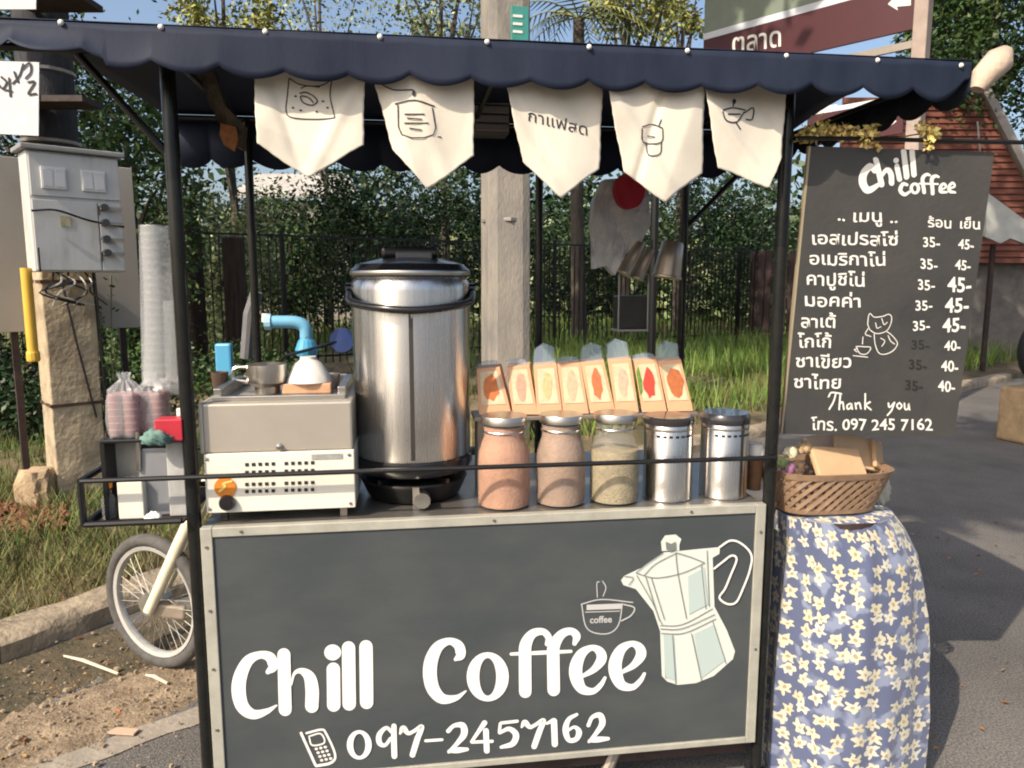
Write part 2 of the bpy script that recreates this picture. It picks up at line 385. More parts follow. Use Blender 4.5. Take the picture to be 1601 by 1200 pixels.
# loose pebbles on the drift and road edge
pb = MB()
for i in range(2600):
    t = random.uniform(-1.9, 1.3); o = random.gauss(.1, .26); x = -1.62 + dirx * t - diry * o; y = 2.27 + diry * t + dirx * o; r = random.uniform(.0015, .006) if i % 12 else random.uniform(.006, .012)
    pb.lathe([(0, -r * .6), (r, -r * .2), (r * .8, r * .5), (0, r * .7)], 5, (x, y, .012 + r * .3), sx=random.uniform(.7, 1.4))
pb.build('pebbles', mat('pebble', (.34, .27, .19), .9, noise=.4, nscale=9), kind='stuff')
lv = MB()
for i in range(420):
    if i < 260: x = random.uniform(-3.2, -1.3); y = random.uniform(1.9, 3.6)
    else: x = random.uniform(1.3, 3.6); y = random.uniform(2.0, 4.5)
    z = .012 if x > float(edge_x(y)) else float(zverge(x, y)) + .01
    a = random.uniform(0, 6.28); l = random.uniform(.006, .02); c, s_ = math.cos(a) * l, math.sin(a) * l
    lv.add([(x - c, y - s_, z), (x - s_ * .4, y + c * .4, z + .006), (x + c, y + s_, z + .002), (x + s_ * .4, y - c * .4, z)], [(0, 1, 2, 3)])
lv.build('fallen_leaves', mat('dead_leaf', (.2, .1, .035), .8, island=.6), kind='stuff')

# grass and weeds
def scatter(n, x0, x1, y0, y1, dmin=.12, clump=None):
    xy = np.stack([rng.uniform(x0, x1, n), rng.uniform(y0, y1, n)], 1); d = edge_x(xy[:, 1]) - xy[:, 0]
    k = d > dmin
    if clump: k &= (np.sin(xy[:, 0] * clump + 1.3 * np.sin(xy[:, 1] * clump)) + np.sin(xy[:, 1] * clump * 1.3) + rng.uniform(-1.2, 1.2, n)) > -.2
    return xy[k]
blades('grass', scatter(60000, -4.5, -1.2, 2.6, 5.0, .16, 3.1), zverge, .075, .005, grassD, lean=.8)
blades('grass', scatter(9000, -4.5, -1.2, 2.6, 4.6, .13, 9.0), zverge, .13, .006, mat('grass_olive', (.13, .14, .045), .7, island=.5), lean=1.0)
blades('grass', scatter(15000, -5.5, -.8, 3.1, 6.5, .4, 4.3), zverge, .12, .007, grassG)
blades('grass', scatter(24000, -7, 6, 5.5, 11, .5, 2.3), zverge, .16, .012, grassD)
blades('grass', scatter(30000, .2, 9, 6.0, 15, .7, 1.9), zverge, .3, .016, mat('grass_lush', (.12, .19, .035), .6, island=.45))
blades('grass', scatter(22000, -12, 14, 11, 24, .7, .7), zverge, .35, .035, grassG)

# distant wood closing the view
def band(n, x0, x1, y0, y1, z0, z1, size, m, name, kind='stuff'):
    k = 150; c = np.stack([rng.uniform(x0, x1, k), rng.uniform(y0, y1, k), rng.uniform(z0, z1, k)], 1); c[:, 2] *= .72 + .3 * np.sin(c[:, 0] * .9) + .18 * np.sin(c[:, 0] * 2.3 + 1)
    i = rng.integers(0, k, n); P = c[i] + rng.normal(size=(n, 3)) * np.array([(x1 - x0) / 26, .8, (z1 - z0) / 5]); P[:, 2] = np.abs(P[:, 2])
    return leafmesh(name, P, size, m, kind=kind)
band(42000, -22, 34, 26, 31, .3, 4.6, .42, leafD, 'wood')
band(9000, -22, 34, 24.5, 27, .2, 2.4, .3, leafM, 'undergrowth')
band(5000, -14, 24, 24, 26, .5, 4.0, .36, leafP, 'wood')

# ---- shrubs and trees one can tell apart
def shrub(px, y, zt, rx, n, m, label, leaf=.1, z0=0):
    p = aty(px, 440, y); gz = float(zverge(p.x, p.y)); h = zt
    return tree('shrub', label, (p.x, p.y, gz), h * .55, (rx, rx * .8, h * .46), n, m, .05, leaf, 30, .2, 'shrubs behind the picket fence', .3, 'shrub', 5)
shrub(345, 13.5, 3.3, 1.0, 5200, leafP, 'pale green shrub seen between the front and rear left posts of the cart')
shrub(455, 16.5, 2.9, 1.2, 5200, leafM, 'mid green shrub behind the railing, above the blue elbow pipe')
shrub(505, 17.5, 3.5, 1.5, 9000, leafM, 'mid green shrub in front of the pale house, left of the urn')
shrub(420, 18.5, 3.4, 1.3, 8000, leafD, 'dark low shrub in front of the pale house, beside the rear left post')
shrub(600, 15.5, 3.9, 1.5, 9000, leafD, 'dark bushy shrub directly behind the lid of the steel urn')
shrub(905, 18.5, 3.9, 1.6, 8000, leafD, 'dark shrub behind the hanging white bag')
shrub(1080, 20.5, 4.6, 1.8, 9000, leafD, 'large dark shrub behind the hanging paper bundles')
shrub(1190, 21.5, 4.0, 1.3, 6000, leafD, 'dark shrub beside the right cart post, beyond the fence')
shrub(700, 16.5, 4.3, 1.3, 7000, leafD, 'dark shrub left of the concrete pole, beyond the fence')
def ftree(px, y, top_px, cr, n, m, label, leaf=.12, tr=.12, tight=.2, k=34, cat='tree', hollow=.4):
    p = aty(px, top_px, y); gz = float(zverge(p.x, p.y))
    return tree('tree', label, (p.x, p.y, gz), p.z - gz, cr, n, m, tr, leaf, k, tight, None, hollow, cat)
ftree(205, 8.6, 330, (.75, .7, 1.9), 11000, leafM, 'leafy green tree behind the meter box and the clear cup tower', .075, .09, .17, 50)
ftree(350, 16, 20, (1.0, 1, 1.1), 2600, leafY, 'yellowish airy tree top above the left end of the awning', .12, .12, .14, 40)
ftree(500, 20, 0, (2.1, 1.5, 1.6), 1900, leafP, 'thin pale branches over the awning between the snaps', .12, .1, .2, 60)
ftree(690, 19, 5, (1.4, 1.2, 1.5), 3000, leafP, 'green tree top just left of the concrete pole', .13, .14, .17, 40)
ftree(985, 17, 0, (.9, 1, .8), 2600, leafY, 'airy yellow tree top between the palm fronds and the maroon road sign', .12, .14, .17, 40)
ftree(1070, 20, 0, (.85, .8, 1.1), 2000, leafY, 'small yellow green tree top left of the maroon road sign', .13, .1, .16, 30)
ftree(1560, 13.5, 60, (1.5, 1.2, 2.1), 17000, leafM, 'tall dark tree above the red boarded gable on the right', .1, .16, .17, 60)
ftree(1500, 20, 30, (1.3, 1.2, 3.0), 11000, leafD, 'dark tree behind the sign post with pale trunks', .15, .18, .17, 50)
ftree(60, 15, 250, (2.2, 1.2, 2.6), 12000, leafD, 'dark tree behind the left end of the picket fence', .14, .16, .17, 50)
def added_shade_tree(label, base, crowns, n, leaf):  # unseen trees, added so their crowns shade the yard and road
    t = thing('added_shade_tree', label, 'tree', base, 0, 'unseen trees added for their shade')
    allp = []; tb = MB(); tb.tube(bez([(0, 0, -.1), (.1, .1, 3), (0, 0, 6.5)], 5), [.34 - .012 * i for i in range(11)], 12)
    for (cx, cy, cz, rx, ry, rz) in crowns:
        c = (cx - base[0], cy - base[1], cz); P, q = crown_points(n, c, (rx, ry, rz), 70, .13, .1); allp.append(P)
        for j in range(9):
            p1 = Vector(q[j]); p0 = Vector((0, 0, 4.2 + .2 * j)); m_ = (p0 * .5 + p1 * .5) + Vector((0, 0, .5)); tb.tube(bez([p0, m_, p1], 4), [.14 * (1 - .1 * i) for i in range(9)], 6)
    tb.build('trunk', bark, t, smooth=True); leafmesh('crown', np.concatenate(allp), leaf, leafM, t); return t
added_shade_tree('tall unseen tree left of the cart, added to shade the yard behind', (-8.5, 4.5, 0), [(-8.5, 7.2, 9.2, 4.5, 4.5, 1.5), (-2.5, 7.8, 9.4, 4.4, 4.0, 1.4)], 5200, .3)
added_shade_tree('tall unseen tree right of the cart, added to shade the road and yard', (7.5, 3.5, 0), [(-3, -1.7, 9.6, 2.3, 1.5, .9), (4, 5.2, 9.6, 4.4, 4.4, 1.4)], 5200, .3)


# low dark bushes in the left verge
for (px, py, y, r, lb) in [(25, 640, 6.6, (.55, .4, .3), 'low dark bush left of the concrete post'), (20, 590, 8.2, (.9, .4, .35), 'dark weedy bush under the left pickets'),
                           (235, 640, 7.0, (.6, .4, .35), 'low bush behind the bags of cups'), (400, 600, 8.6, (.6, .4, .35), 'low bush behind the coffee machine')]:
    p = aty(px, py, y); g = float(zverge(p.x, p.y))
    t = tree('bush', lb, (p.x, p.y, g), max(.22, r[2]), r, 2600, leafD if px < 100 else leafM, .02, .06, 26, .24, 'low bushes on the verge', .2, 'bush', 4)
pp = aty(905, 30, 15); t = thing('palm_tree', 'palm with arching yellow green fronds above the awning right of the concrete pole', 'palm', (pp.x, pp.y, 0))
MB().tube([(.1, 0, 0), (0, 0, 3), (0, 0, pp.z)], [.17, .13, .11], 10).build('trunk', bark, t, smooth=True)
for k in range(15):
    a_ = k * 2.4; L_ = random.uniform(1.3, 1.9); el_ = random.uniform(.1, 1.1); fb = MB(); sp_ = []
    for i in range(15):
        u_ = i / 14; sp_.append(Vector((math.cos(a_) * L_ * u_ * math.cos(el_ * .6), math.sin(a_) * L_ * u_ * math.cos(el_ * .6), pp.z + L_ * (u_ * math.sin(el_) - .75 * u_ * u_))))
    fb.tube(sp_, [.018 * (1 - .8 * i / 14) for i in range(15)], 4)
    for i in range(2, 15):
        for sg_ in (-1, 1):
            c_ = sp_[i]; sd_ = Vector((-math.sin(a_), math.cos(a_), 0)) * sg_; tip_ = c_ + sd_ * .34 * (1 - .5 * i / 14) + (sp_[i] - sp_[i - 1]) * 1.6 + Vector((0, 0, -.12)); w_ = (sp_[i] - sp_[i - 1]).normalized() * .022
            fb.add([c_ - w_, c_ + w_, tip_ + w_ * .2, tip_ - w_ * .2], [(0, 1, 2, 3)])
    fb.build('frond', leafY if k % 2 else leafP, t)

# climbing weeds along the concrete post
p = atz(175, 775, .05); t = thing('weed', 'straggly weed growing up beside the concrete post', 'weed', p)
tb = MB(); tips = []
for i in range(16):
    a = random.uniform(-.12, .12); h = random.uniform(.5, 1.5); b = random.uniform(-.25, .1)
    q = bez([(a, 0, 0), (a + b * .4, .03, h * .5), (a + b, random.uniform(-.1, .1), h)], 4); tb.tube(q, .005, 4); tips += q
tb.build('stem', mat('weed_stem', (.2, .2, .12), .8), t)
P = np.array([tips[i] for i in rng.integers(0, len(tips), 800)]) + rng.normal(size=(800, 3)) * .035
leafmesh('foliage', P, .045, leafM, t)

# ---- picket fence, railing by railing
fp = thing('picket_fence', 'long black metal picket fence across the yard behind the cart', 'fence', aty(400, 440, 11).xy.to_3d(), math.atan2(6, 9.3))
fe = MB().box((0, 0, 0), (.017, .017, 1.9)).build('picket', blackm, fp)
fe.location = (-4.4, 0, 1.2)
def col_z(x):
    return 1.2
n = 0
for i in range(1, 160):
    x = -4.4 + i * .115
    if x > 11.6: break
    c = fe.copy(); COL.objects.link(c); c.parent = fp; c.location = (x, 0, 1.2)
MB().box((3.6, 0, 2.17), (16.2, .03, .03)).build('rail', blackm, fp)
MB().box((3.6, 0, .36), (16.2, .03, .03)).build('rail', blackm, fp)
for x in (-4.45, -2, .4, 2.9, 5.4, 7.9, 10.4): MB().box((x, 0.03, 1.1), (.05, .05, 2.3)).build('fence_post', blackm, fp)
for px, wpx, lb, top in [(305, 26, 'thick dark brown wooden post nearer the left cart post', 350), (366, 34, 'broad dark brown wooden post nearer the rear left cart post', 370)]:
    c = aty(px, 440, 9.5); b = MB()
    z1 = aty(px, top, 9.5).z
    b.tube([(0, 0, 0), (.01, 0, z1 * .5), (0, .01, z1 - .02), (0, .01, z1)], [.125 * wpx / 30, .12 * wpx / 30, .115 * wpx / 30, .09 * wpx / 30], 10)
    tag(b.build('wooden_post', mat('brown_post', (.07, .042, .033), .85, noise=.5, nscale=6, bump=.6, stretch=(4, 4, .5)), smooth=True, loc=(c.x, c.y, 0)), lb, 'post', 'wooden posts before the picket fence')
# plank fence at the right
a = aty(1172, 440, 17); b = aty(1660, 440, 14.5)
pf = thing('plank_fence', 'dark brown plank fence to the right behind the menu board', 'fence', (a.x, a.y, 0), math.atan2(b.y - a.y, b.x - a.x)); ln_ = (b - a).length; n = 36
z1 = 2.25
for i in range(n):
    MB().box((0, 0, 0), (ln_ / n * .86, .03, 1.75 + random.uniform(-.03, .05)), ry=random.uniform(-.01, .01)).build('plank', woodd, pf, loc=(ln_ / n * (i + .5), 0, z1 / 2 + .15))
for z in (.55, 1.75): MB().box((ln_ / 2, .04, z), (ln_, .04, .08)).build('rail', woodd, pf)

# ---- pale house far behind
p = aty(480, 440, 24)
hs = thing('house', 'pale low house glimpsed between the shrubs below the first pennant', 'house', (p.x, p.y, 0))
hw = mat('pale_render', (.3, .28, .24), .85, noise=.2, nscale=2)
MB().box((0, 0, 1.9), (3.2, 2, 3.8)).build('wall', hw, hs)
MB().prism([(-1.9, -1.3, 3.95), (1.9, -1.3, 3.95), (1.4, 0, 4.75), (-1.4, 0, 4.75)], (0, .0, .08)).build('roof', mat('pale_roof', (.45, .43, .4), .7, noise=.3, nscale=3), hs)
for x in (-1, 0, 1): MB().box((x, -1.01, 3.1), (.5, .05, .7)).build('window', mat('dark_pane', (.03, .04, .045), .15), hs)

# ---- boarded gable, right
gy = 13.0
P1 = aty(1527, 140, gy); P2 = aty(1690, 455, gy); P3 = aty(1430, 320, gy)
gb = thing('gabled_house', 'house with red brown boarded gable and pale barge board at the right', 'house', (P1.x, gy, 0))
redb = mat('red_brown_board', (.2, .07, .045), .75, noise=.3, nscale=4, bump=.3, stretch=(.4, 1, 5))
apz = P1.z; slope = (P1.z - P2.z) / (P2.x - P1.x); zb = aty(1560, 372, gy).z
z = apz - .12; i = 0
while z > 1.9:
    xr = (apz - z) / slope; xl = -2.2
    MB().add([(xl, -.02, z - .1), (xr + .055 * 1.0, -.02, z - .1), (xr, .01, z), (xl, .01, z), (xl, .06, z - .1), (xr + .055, .06, z - .1), (xr, .06, z), (xl, .06, z)],
             [(0, 1, 2, 3), (4, 7, 6, 5), (0, 4, 5, 1), (3, 2, 6, 7), (0, 3, 7, 4), (1, 5, 6, 2)]).build('board', redb, gb, loc=(0, 0, 0))
    z -= .105
a = Vector((0, 0, apz)); b = Vector((P2.x - P1.x, 0, P2.z))
dv = (b - a).normalized(); up = Vector((-dv.z, 0, dv.x))
if up.z < 0: up = -up
MB().prism([a - dv * .1 + up * .02 + Vector((0, -.1, 0)), b + up * .02 + Vector((0, -.1, 0)), b + up * .16 + Vector((0, -.1, 0)), a - dv * .1 + up * .16 + Vector((0, -.1, 0))], (0, .3, 0)).build('barge_board', mat('pale_trim', (.42, .38, .34), .7, noise=.2, nscale=8), gb)
MB().box((.1, .35, 1.2), (4.6, .3, 2.4)).build('wall', mat('gable_wall', (.2, .18, .16), .9, noise=.3), gb)
q = [aty(1543, 300, 11.5), aty(1605, 345, 11.5), aty(1640, 395, 11.5), aty(1580, 372, 11.5), aty(1564, 380, 11.5), aty(1541, 370, 11.5)]
c0 = q[0].copy(); aw = tag(MB().prism([v - c0 for v in q], (0, .5, .12)).build('awning', mat('pale_awning', (.55, .56, .52), .7, noise=.15, nscale=5), loc=c0), 'pale grey awning just right of the menu board under the red gable', 'awning')
fc = aty(1560, 380, 11.6)
MB().box((.35, .3, (fc.z) / 2), (.06, .06, fc.z)).build('awning_pole', rust, aw, loc=(0, 0, -c0.z))
# pale pavement beyond the road, grass, dark weeds; pot
p = atz(1590, 690)
pt = thing('stone_block', 'tan stone block under the black tyre at the right edge', 'block', (p.x + .12, p.y, 0), R(20))
MB().bb(-.2, .3, -.15, .2, 0, .52).build('block', mat('tan_clay', (.42, .3, .17), .85, noise=.4, nscale=6, bump=.5), pt, bevel=.03)
ty_ = thing('old_tyre', 'black tyre standing on the tan block, cut by the right edge', 'tyre', (p.x + .25, p.y + .02, .52 + .345), R(14))
MB().tube([(.25 * math.cos(6.2832 * k / 40), 0, .25 * math.sin(6.2832 * k / 40)) for k in range(40)], .095, 16, closed=True).build('tread', mat('black_rubber', (.014, .014, .015), .6, noise=.3, nscale=30, bump=.3), ty_, smooth=True)
a = atz(1500, 606, .0); b = atz(1640, 606, .0)

# ================================================================ CONCRETE POLE, SIGNS, POSTS
pc = aty(790, 440, 6.6)
cp = thing('utility_pole', 'tall grey concrete utility pole behind the middle of the cart', 'pole', (pc.x, pc.y, 0), R(14))
prof = [(-.2, -.17), (-.2, .17), (-.12, .2), (.12, .2), (.2, .17), (.2, -.17), (.12, -.2), (-.12, -.2)]
vs = []; hh = [0, .8, 1.6, 2.4, 3.3, 4.5, 6.5, 9]
for h_ in hh: vs += [(x * (.94 - .014 * h_), y * (.94 - .014 * h_), h_) for x, y in prof]
MB().add(vs, [(i * 8 + k, i * 8 + (k + 1) % 8, i * 8 + 8 + (k + 1) % 8, i * 8 + 8 + k) for i in range(len(hh) - 1) for k in range(8)] + [tuple(range(56, 64))]).build('shaft', pconc, cp, bevel=.01)
q = aty(815, 32, 6.35); tq = MB().box((0, 0, 0), (.15, .012, .28)).build('number_plate', mat('teal_plate', (.06, .3, .27), .5, noise=.2), cp, bevel=.004)
tq.location = Vector((.08, -.186, q.z))
for zz_ in (.06, 0, -.06): MB().box((-.02, -.009, zz_), (.08, .004, .02)).build('marking', white, tq)
for z in (2.0, 3.4): MB().lathe([(.2, 0), (.206, .005), (.206, .03), (.2, .035)], 8, (0, 0, z)).build('strap', mat('dull_strap', (.3, .28, .25), .5, .6), cp, bevel=.002)
wr = MB()
for (a0, b0, sg) in [(-.05, -9, .6), (.05, -9.3, .5)]:
    pass

# road signs
def sign(px0, py0, px1, py1, d0, d1, hgt_top, hgt_bot, name, label): pass
sA = Vector((2.93, 8.57, 0)); sB = Vector((3.45, 8.0, 0)); sdv = (sB - sA).normalized(); srz = math.atan2(sdv.y, sdv.x)
def onsign(px, py, off=0):                # the sign's plane
    nrm = Vector((-sdv.y, sdv.x, 0)); r = ray(px, py); t = (sA.dot(nrm) + off) / r.dot(nrm); p = Vector((0, 0, H)) + r * t
    return Vector(((p - sA).dot(sdv), off, p.z))
sg = thing('road_sign', 'large maroon direction sign with pale stripe rising above the awning', 'sign', sA, srz)
def spoly(pts, th, m, nm, off=0): return MB().prism([onsign(x, y, off) for x, y in pts], (0, th, 0)).build(nm, m, sg, bevel=.004)
xl = onsign(1100, 60).x; xr = onsign(1430, 60).x
zst = onsign(1252, 15).z; zbt = onsign(1355, 62).z; zpt = zst + .75
print('sign', xl, xr, zst, zbt)
MB().bb(xl, xr, 0, .03, zbt, zst - .04).build('panel', maroon, sg, bevel=.004)
MB().bb(xl, xr, -.002, .028, zst - .038, zst + .035).build('stripe', mat('sign_white', (.62, .66, .72), .5), sg)
MB().bb(xl, xr, 0, .03, zst + .037, zpt).build('upper_panel', mat('sign_green', (.21, .25, .2), .5, noise=.1), sg, bevel=.004)
smap = lambda x, y, e: onsign(x, y, -.003 - e)
P_ = Paint(smap); P_.text('ตลาด', 1143, 84, 44, slope=-.16, bold=.012, sx=.82); P_.mb.build('lettering', white, sg)
P_ = Paint(smap); P_.poly([(1388, 6), (1402, -8), (1400, 0), (1424, -4), (1424, 8), (1402, 10), (1404, 16)]); P_.mb.build('arrow', white, sg)
sp = thing('sign_post', 'pinkish concrete post carrying the maroon road signs', 'post', sA + sdv * (onsign(1437, 60).x + .02), srz)
MB().bb(-.065, .065, -.06, .07, 0, zpt + .3).build('shaft', mat('pink_concrete', (.42, .34, .3), .85, noise=.2, nscale=6, bump=.3), sp, bevel=.01)
MB().bb(-.95, -.067, .035, .075, zbt - .16, zbt - .09).build('bracket', steelb, sp); MB().bb(-.95, -.067, .035, .075, zst + .3, zst + .37).build('bracket', steelb, sp)
s2 = thing('road_sign', 'smaller maroon sign with white arrow showing between awning and menu board', 'sign', sA, srz)
z1 = onsign(1370, 163).z; z2 = onsign(1370, 214).z; xl2 = onsign(1262, 190).x; xr2 = onsign(1412, 190).x
MB().bb(xl2, xr2, 0, .03, z2, z1).build('panel', maroon, s2, bevel=.004)
MB().bb(xl2, xr2, -.003, .028, z1 + .002, z1 + .05).build('stripe', MATS['sign_white'], s2)
P_ = Paint(smap); P_.poly([(1366, 187), (1384, 185), (1382, 180), (1402, 189), (1386, 202), (1386, 196), (1367, 198)]); P_.mb.build('arrow', white, s2)
P_ = Paint(smap); P_.poly([(1266, 168), (1309, 163), (1309, 172), (1266, 178)]); P_.mb.build('label_patch', white, s2)

# meter post group on the left, square to the road
MR = R(43); mp_ = atz(112, 800, .0)
mp_ = Vector((mp_.x, mp_.y + .1, 0))
po = thing('meter_post', 'tan weathered concrete post holding up the grey meter box', 'post', mp_, MR)
hz = 1.62; b = MB(); vs = []
for i in range(13):
    z = -.05 + hz * i / 12
    for (x, y) in [(-.145, -.145), (0, -.15), (.145, -.145), (.148, 0), (.145, .145), (-.145, .145), (-.15, 0)]:
        vs.append((x + random.uniform(-.004, .004), y + random.uniform(-.004, .004), z))
b.add(vs, [(i * 7 + k, i * 7 + (k + 1) % 7, i * 7 + 7 + (k + 1) % 7, i * 7 + 7 + k) for i in range(12) for k in range(7)] + [tuple(range(84, 91))])
b.build('shaft', conc, po, bevel=.008)
b = MB()
b.tube([(-.05, -.165, hz - .02), (.02, -.165, 1.1), (.1, -.16, .62)], .007, 6); b.build('cable', blackp, po)
b = MB(); b.tube([(.155, -.12, hz - .02), (.165, -.13, 1.0), (.17, -.13, .3), (.19, -.14, .05)], .012, 6); b.build('cable', blackp, po)
for z in (.72, 1.5): MB().box((0, 0, z), (.305, .305, .02)).build('steel_band', mat('rust_band', (.12, .08, .06), .7, .5, noise=.3), po)
# box frame: local x along the road, y away from the camera
def mloc(px, py, off):   # plane of the box, in its frame
    u = Vector((math.cos(MR), math.sin(MR), 0)); nn = Vector((-u.y, u.x, 0)); r = ray(px, py); t = (mp_.dot(nn) + off) / r.dot(nn); p = Vector((0, 0, H)) + r * t; q = p - mp_
    return Vector((q.dot(u), off, p.z))
fo = -.42
x0 = mloc(47, 320, fo).x; x1 = mloc(190, 320, fo).x; zt = (mloc(47, 232, fo).z + mloc(190, 248, fo).z) / 2; zb_ = (mloc(50, 425, fo).z + mloc(190, 425, fo).z) / 2
print('box', x0, x1, zt, zb_)
bx = thing('meter_box', 'grey steel electricity meter box with two small windows on the post', 'meter box', mp_ + Matrix.Rotation(MR, 3, 'Z') @ Vector((x0, fo, zb_)), MR)
BWd = x1 - x0; BH = zt - zb_; BD = .22
MB().bb(0, BWd, .012, BD, 0, BH).build('body', boxm, bx, bevel=.008)
MB().bb(-.03, BWd + .03, -.03, BD + .03, BH + .002, BH + .03).build('lid', mat('box_lid', (.3, .3, .3), .5, noise=.2), bx, bevel=.006)
MB().bb(.01, BWd * .72, 0, .011, .01, BH * .6).build('door', boxm, bx, bevel=.003)
MB().bb(.01, BWd * .99, 0, .011, BH * .63, BH * .98).build('upper_door', boxm, bx, bevel=.003)
MB().bb(BWd * .735, BWd * .99, 0, .011, .01, BH * .6).build('side_door', boxm, bx, bevel=.003)
for k, fx in enumerate((.13, .56)):
    wv = MB().bb(BWd * fx, BWd * (fx + .27), -.014, 0, BH * .69, BH * .87).build('window_frame', mat('light_frame', (.62, .63, .62), .4), bx, bevel=.003)
    MB().bb(BWd * (fx + .02), BWd * (fx + .12), -.018, -.0142, BH * .71, BH * .85).bb(BWd * (fx + .15), BWd * (fx + .25), -.018, -.0142, BH * .71, BH * .85).build('pane', mat('meter_pane', (.5, .5, .52), .1, coat=1), wv)
for z in (.56, .43, .29, .17):
    h_ = MB().tube([(BWd * .78, 0, BH * z), (BWd * .78, -.05, BH * z)], .022, 10).build('latch', mat('dark_latch', (.08, .08, .08), .4, .6), bx)
    MB().box((BWd * .86, -.03, BH * z - .005), (.12, .018, .018)).build('latch_arm', steelb, h_)
MB().tube(bez([(0, -.02, BH * .5), (BWd * .25, -.05, BH * .51), (BWd * .6, -.04, BH * .44), (BWd, -.02, BH * .4)]), .007, 6).build('cable', blackp, bx)
MB().tube([(.02, -.02, 0), (.02, -.02, BH * .2)], .005, 5).build('earth_wire', blackp, bx)
random.seed(12)
for k in range(7):
    x_ = BWd * .2 + random.uniform(0, BWd * .5); MB().tube(bez([(x_, .05, 0), (x_ + random.uniform(-.1, .1), -.02, -.06), (x_ + random.uniform(-.12, .12), .0, -.12), (x_ + random.uniform(-.05, .2), .06, -.2)], 5), .006, 5).build('cable', blackp if k % 3 else mat('grey_cable', (.4, .38, .35), .6), bx)
MB().bb(BWd * .3, BWd * .42, -.0025, -.0005, BH * .38, BH * .47).build('sticker', mat('worn_sticker', (.5, .46, .3), .7, noise=.5, nscale=40), bx)
for z in (.1, .5): MB().tube([(BWd * .725, -.003, BH * z), (BWd * .725, -.003, BH * z + .05)], .006, 8).build('hinge', mat('dark_latch', (.08, .08, .08), .4, .6), bx)
# backing sheet behind the box
xa = mloc(-60, 380, .0).x; xb = mloc(214, 380, -.05).x; zt2 = mloc(200, 258, -.05).z; zb2 = mloc(200, 515, -.05).z
fo2 = .16
xb = mloc(214, 380, fo2).x; zt2 = mloc(200, 262, fo2).z; zb2 = mloc(200, 512, fo2).z; xa = mloc(-80, 380, fo2).x
bs_ = thing('steel_sheet', 'large plain grey backing sheet standing behind the meter box', 'metal sheet', mp_, MR)
MB().bb(xa, xb, fo2, fo2 + .03, zb2, zt2).build('sheet', mat('backing_grey', (.4, .37, .32), .6, noise=.15, nscale=1.4), bs_, bevel=.004)
for xx in (xa + .3, xb - .12): MB().bb(xx - .02, xx + .02, fo2 + .032, fo2 + .07, 0, zt2 - .05).build('leg', rust, bs_)
q = mloc(42, 440, -.3); q2 = mloc(43, 565, -.3)
yp = thing('conduit_pipe', 'yellow plastic conduit hanging below the left side of the meter box', 'pipe', mp_ + Matrix.Rotation(MR, 3, 'Z') @ Vector((q.x, -.3, q2.z)), MR)
MB().tube([(0, 0, 0), (0, 0, q.z - q2.z + .08)], .03, 12).build('pipe', mat('yellow_pvc', (.75, .45, .06), .45, noise=.1), yp, smooth=True)
MB().lathe([(.034, 0), (.037, .01), (.037, .05), (.034, .06)], 12).build('socket', MATS['yellow_pvc'], yp)
# dark pole and notices
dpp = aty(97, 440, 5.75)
dk = thing('utility_pole', 'dark utility pole rising behind the meter box', 'pole', (dpp.x, dpp.y, 0))  # separate pole, darker than the concrete post
MB().tube([(0, 0, 0), (0, 0, 3), (0, 0, 7)], [.2, .185, .17], 14).build('shaft', darkpole, dk, smooth=True)
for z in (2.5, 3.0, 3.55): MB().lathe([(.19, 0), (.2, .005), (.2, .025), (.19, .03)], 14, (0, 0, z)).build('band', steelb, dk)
def notice(pts, lb, txt):
    q = [aty(x, y, 5.3) for x, y in pts]; c = sum(q, Vector()) / 4
    t = thing('notice', lb, 'notice', c, 0, None); MB().prism([v - c for v in q], (0, .008, 0)).build('sheet', paper, t)
    MB().box((.3, .14, 0), (.5, .26, .04)).build('bracket', rust, t)
    P_ = Paint(lambda x, y, e: aty(x, y, 5.295 - e) - c)
    for s_ in txt: P_.stroke(s_, 3.2, 5)
    if txt: P_.mb.build('lettering', ink, t)
notice([(-60, 93), (61, 97), (60, 212), (-60, 206)], 'white sheet with bold black handwriting at the upper left, under the awning',
       [[(36, 100), (30, 118), (20, 130)], [(34, 108), (46, 98), (48, 112), (40, 122)], [(44, 128), (54, 128), (44, 146), (56, 146)], [(2, 120), (10, 128), (4, 138), (-4, 130)], [(14, 122), (16, 150)], [(6, 140), (18, 142)], [(22, 112), (28, 128)], [(-10, 110), (-14, 140)]])
notice([(-60, -30), (57, -30), (56, 14), (-60, 14)], 'white sheet peeking over the left end of the awning', [])
# rock, bricks
def rock(px, py, r, lb, m, name='rock', cat='rock'):
    p = atz(px, py, .1); v = []; b = bmesh.new(); bmesh.ops.create_icosphere(b, subdivisions=3, radius=1)
    for q in b.verts:
        s_ = 1 + .18 * math.sin(q.co.x * 3.1 + px) * math.cos(q.co.z * 2.7) + .1 * math.sin(q.co.y * 7 + q.co.x * 5)
        q.co = Vector((max(-.75, min(.8, q.co.x * s_)) * r[0], max(-.8, min(.8, q.co.y * s_)) * r[1], max(-.7, min(.75, q.co.z * s_)) * r[2]))
    me = bpy.data.meshes.new(name); b.to_mesh(me); b.free(); o = link(name, me, m, loc=(p.x, p.y, p.z + r[2] * .5), bevel=0); tag(o, lb, cat); return o
rock(60, 786, (.13, .12, .18), 'tan stone block leaning at the foot of the concrete post', mat('tan_rock', (.46, .34, .21), .9, noise=.35, nscale=9, bump=.7))
brk = mat('brick_rubble', (.26, .11, .06), .9, noise=.4, nscale=9, bump=.5)
rb = MB()
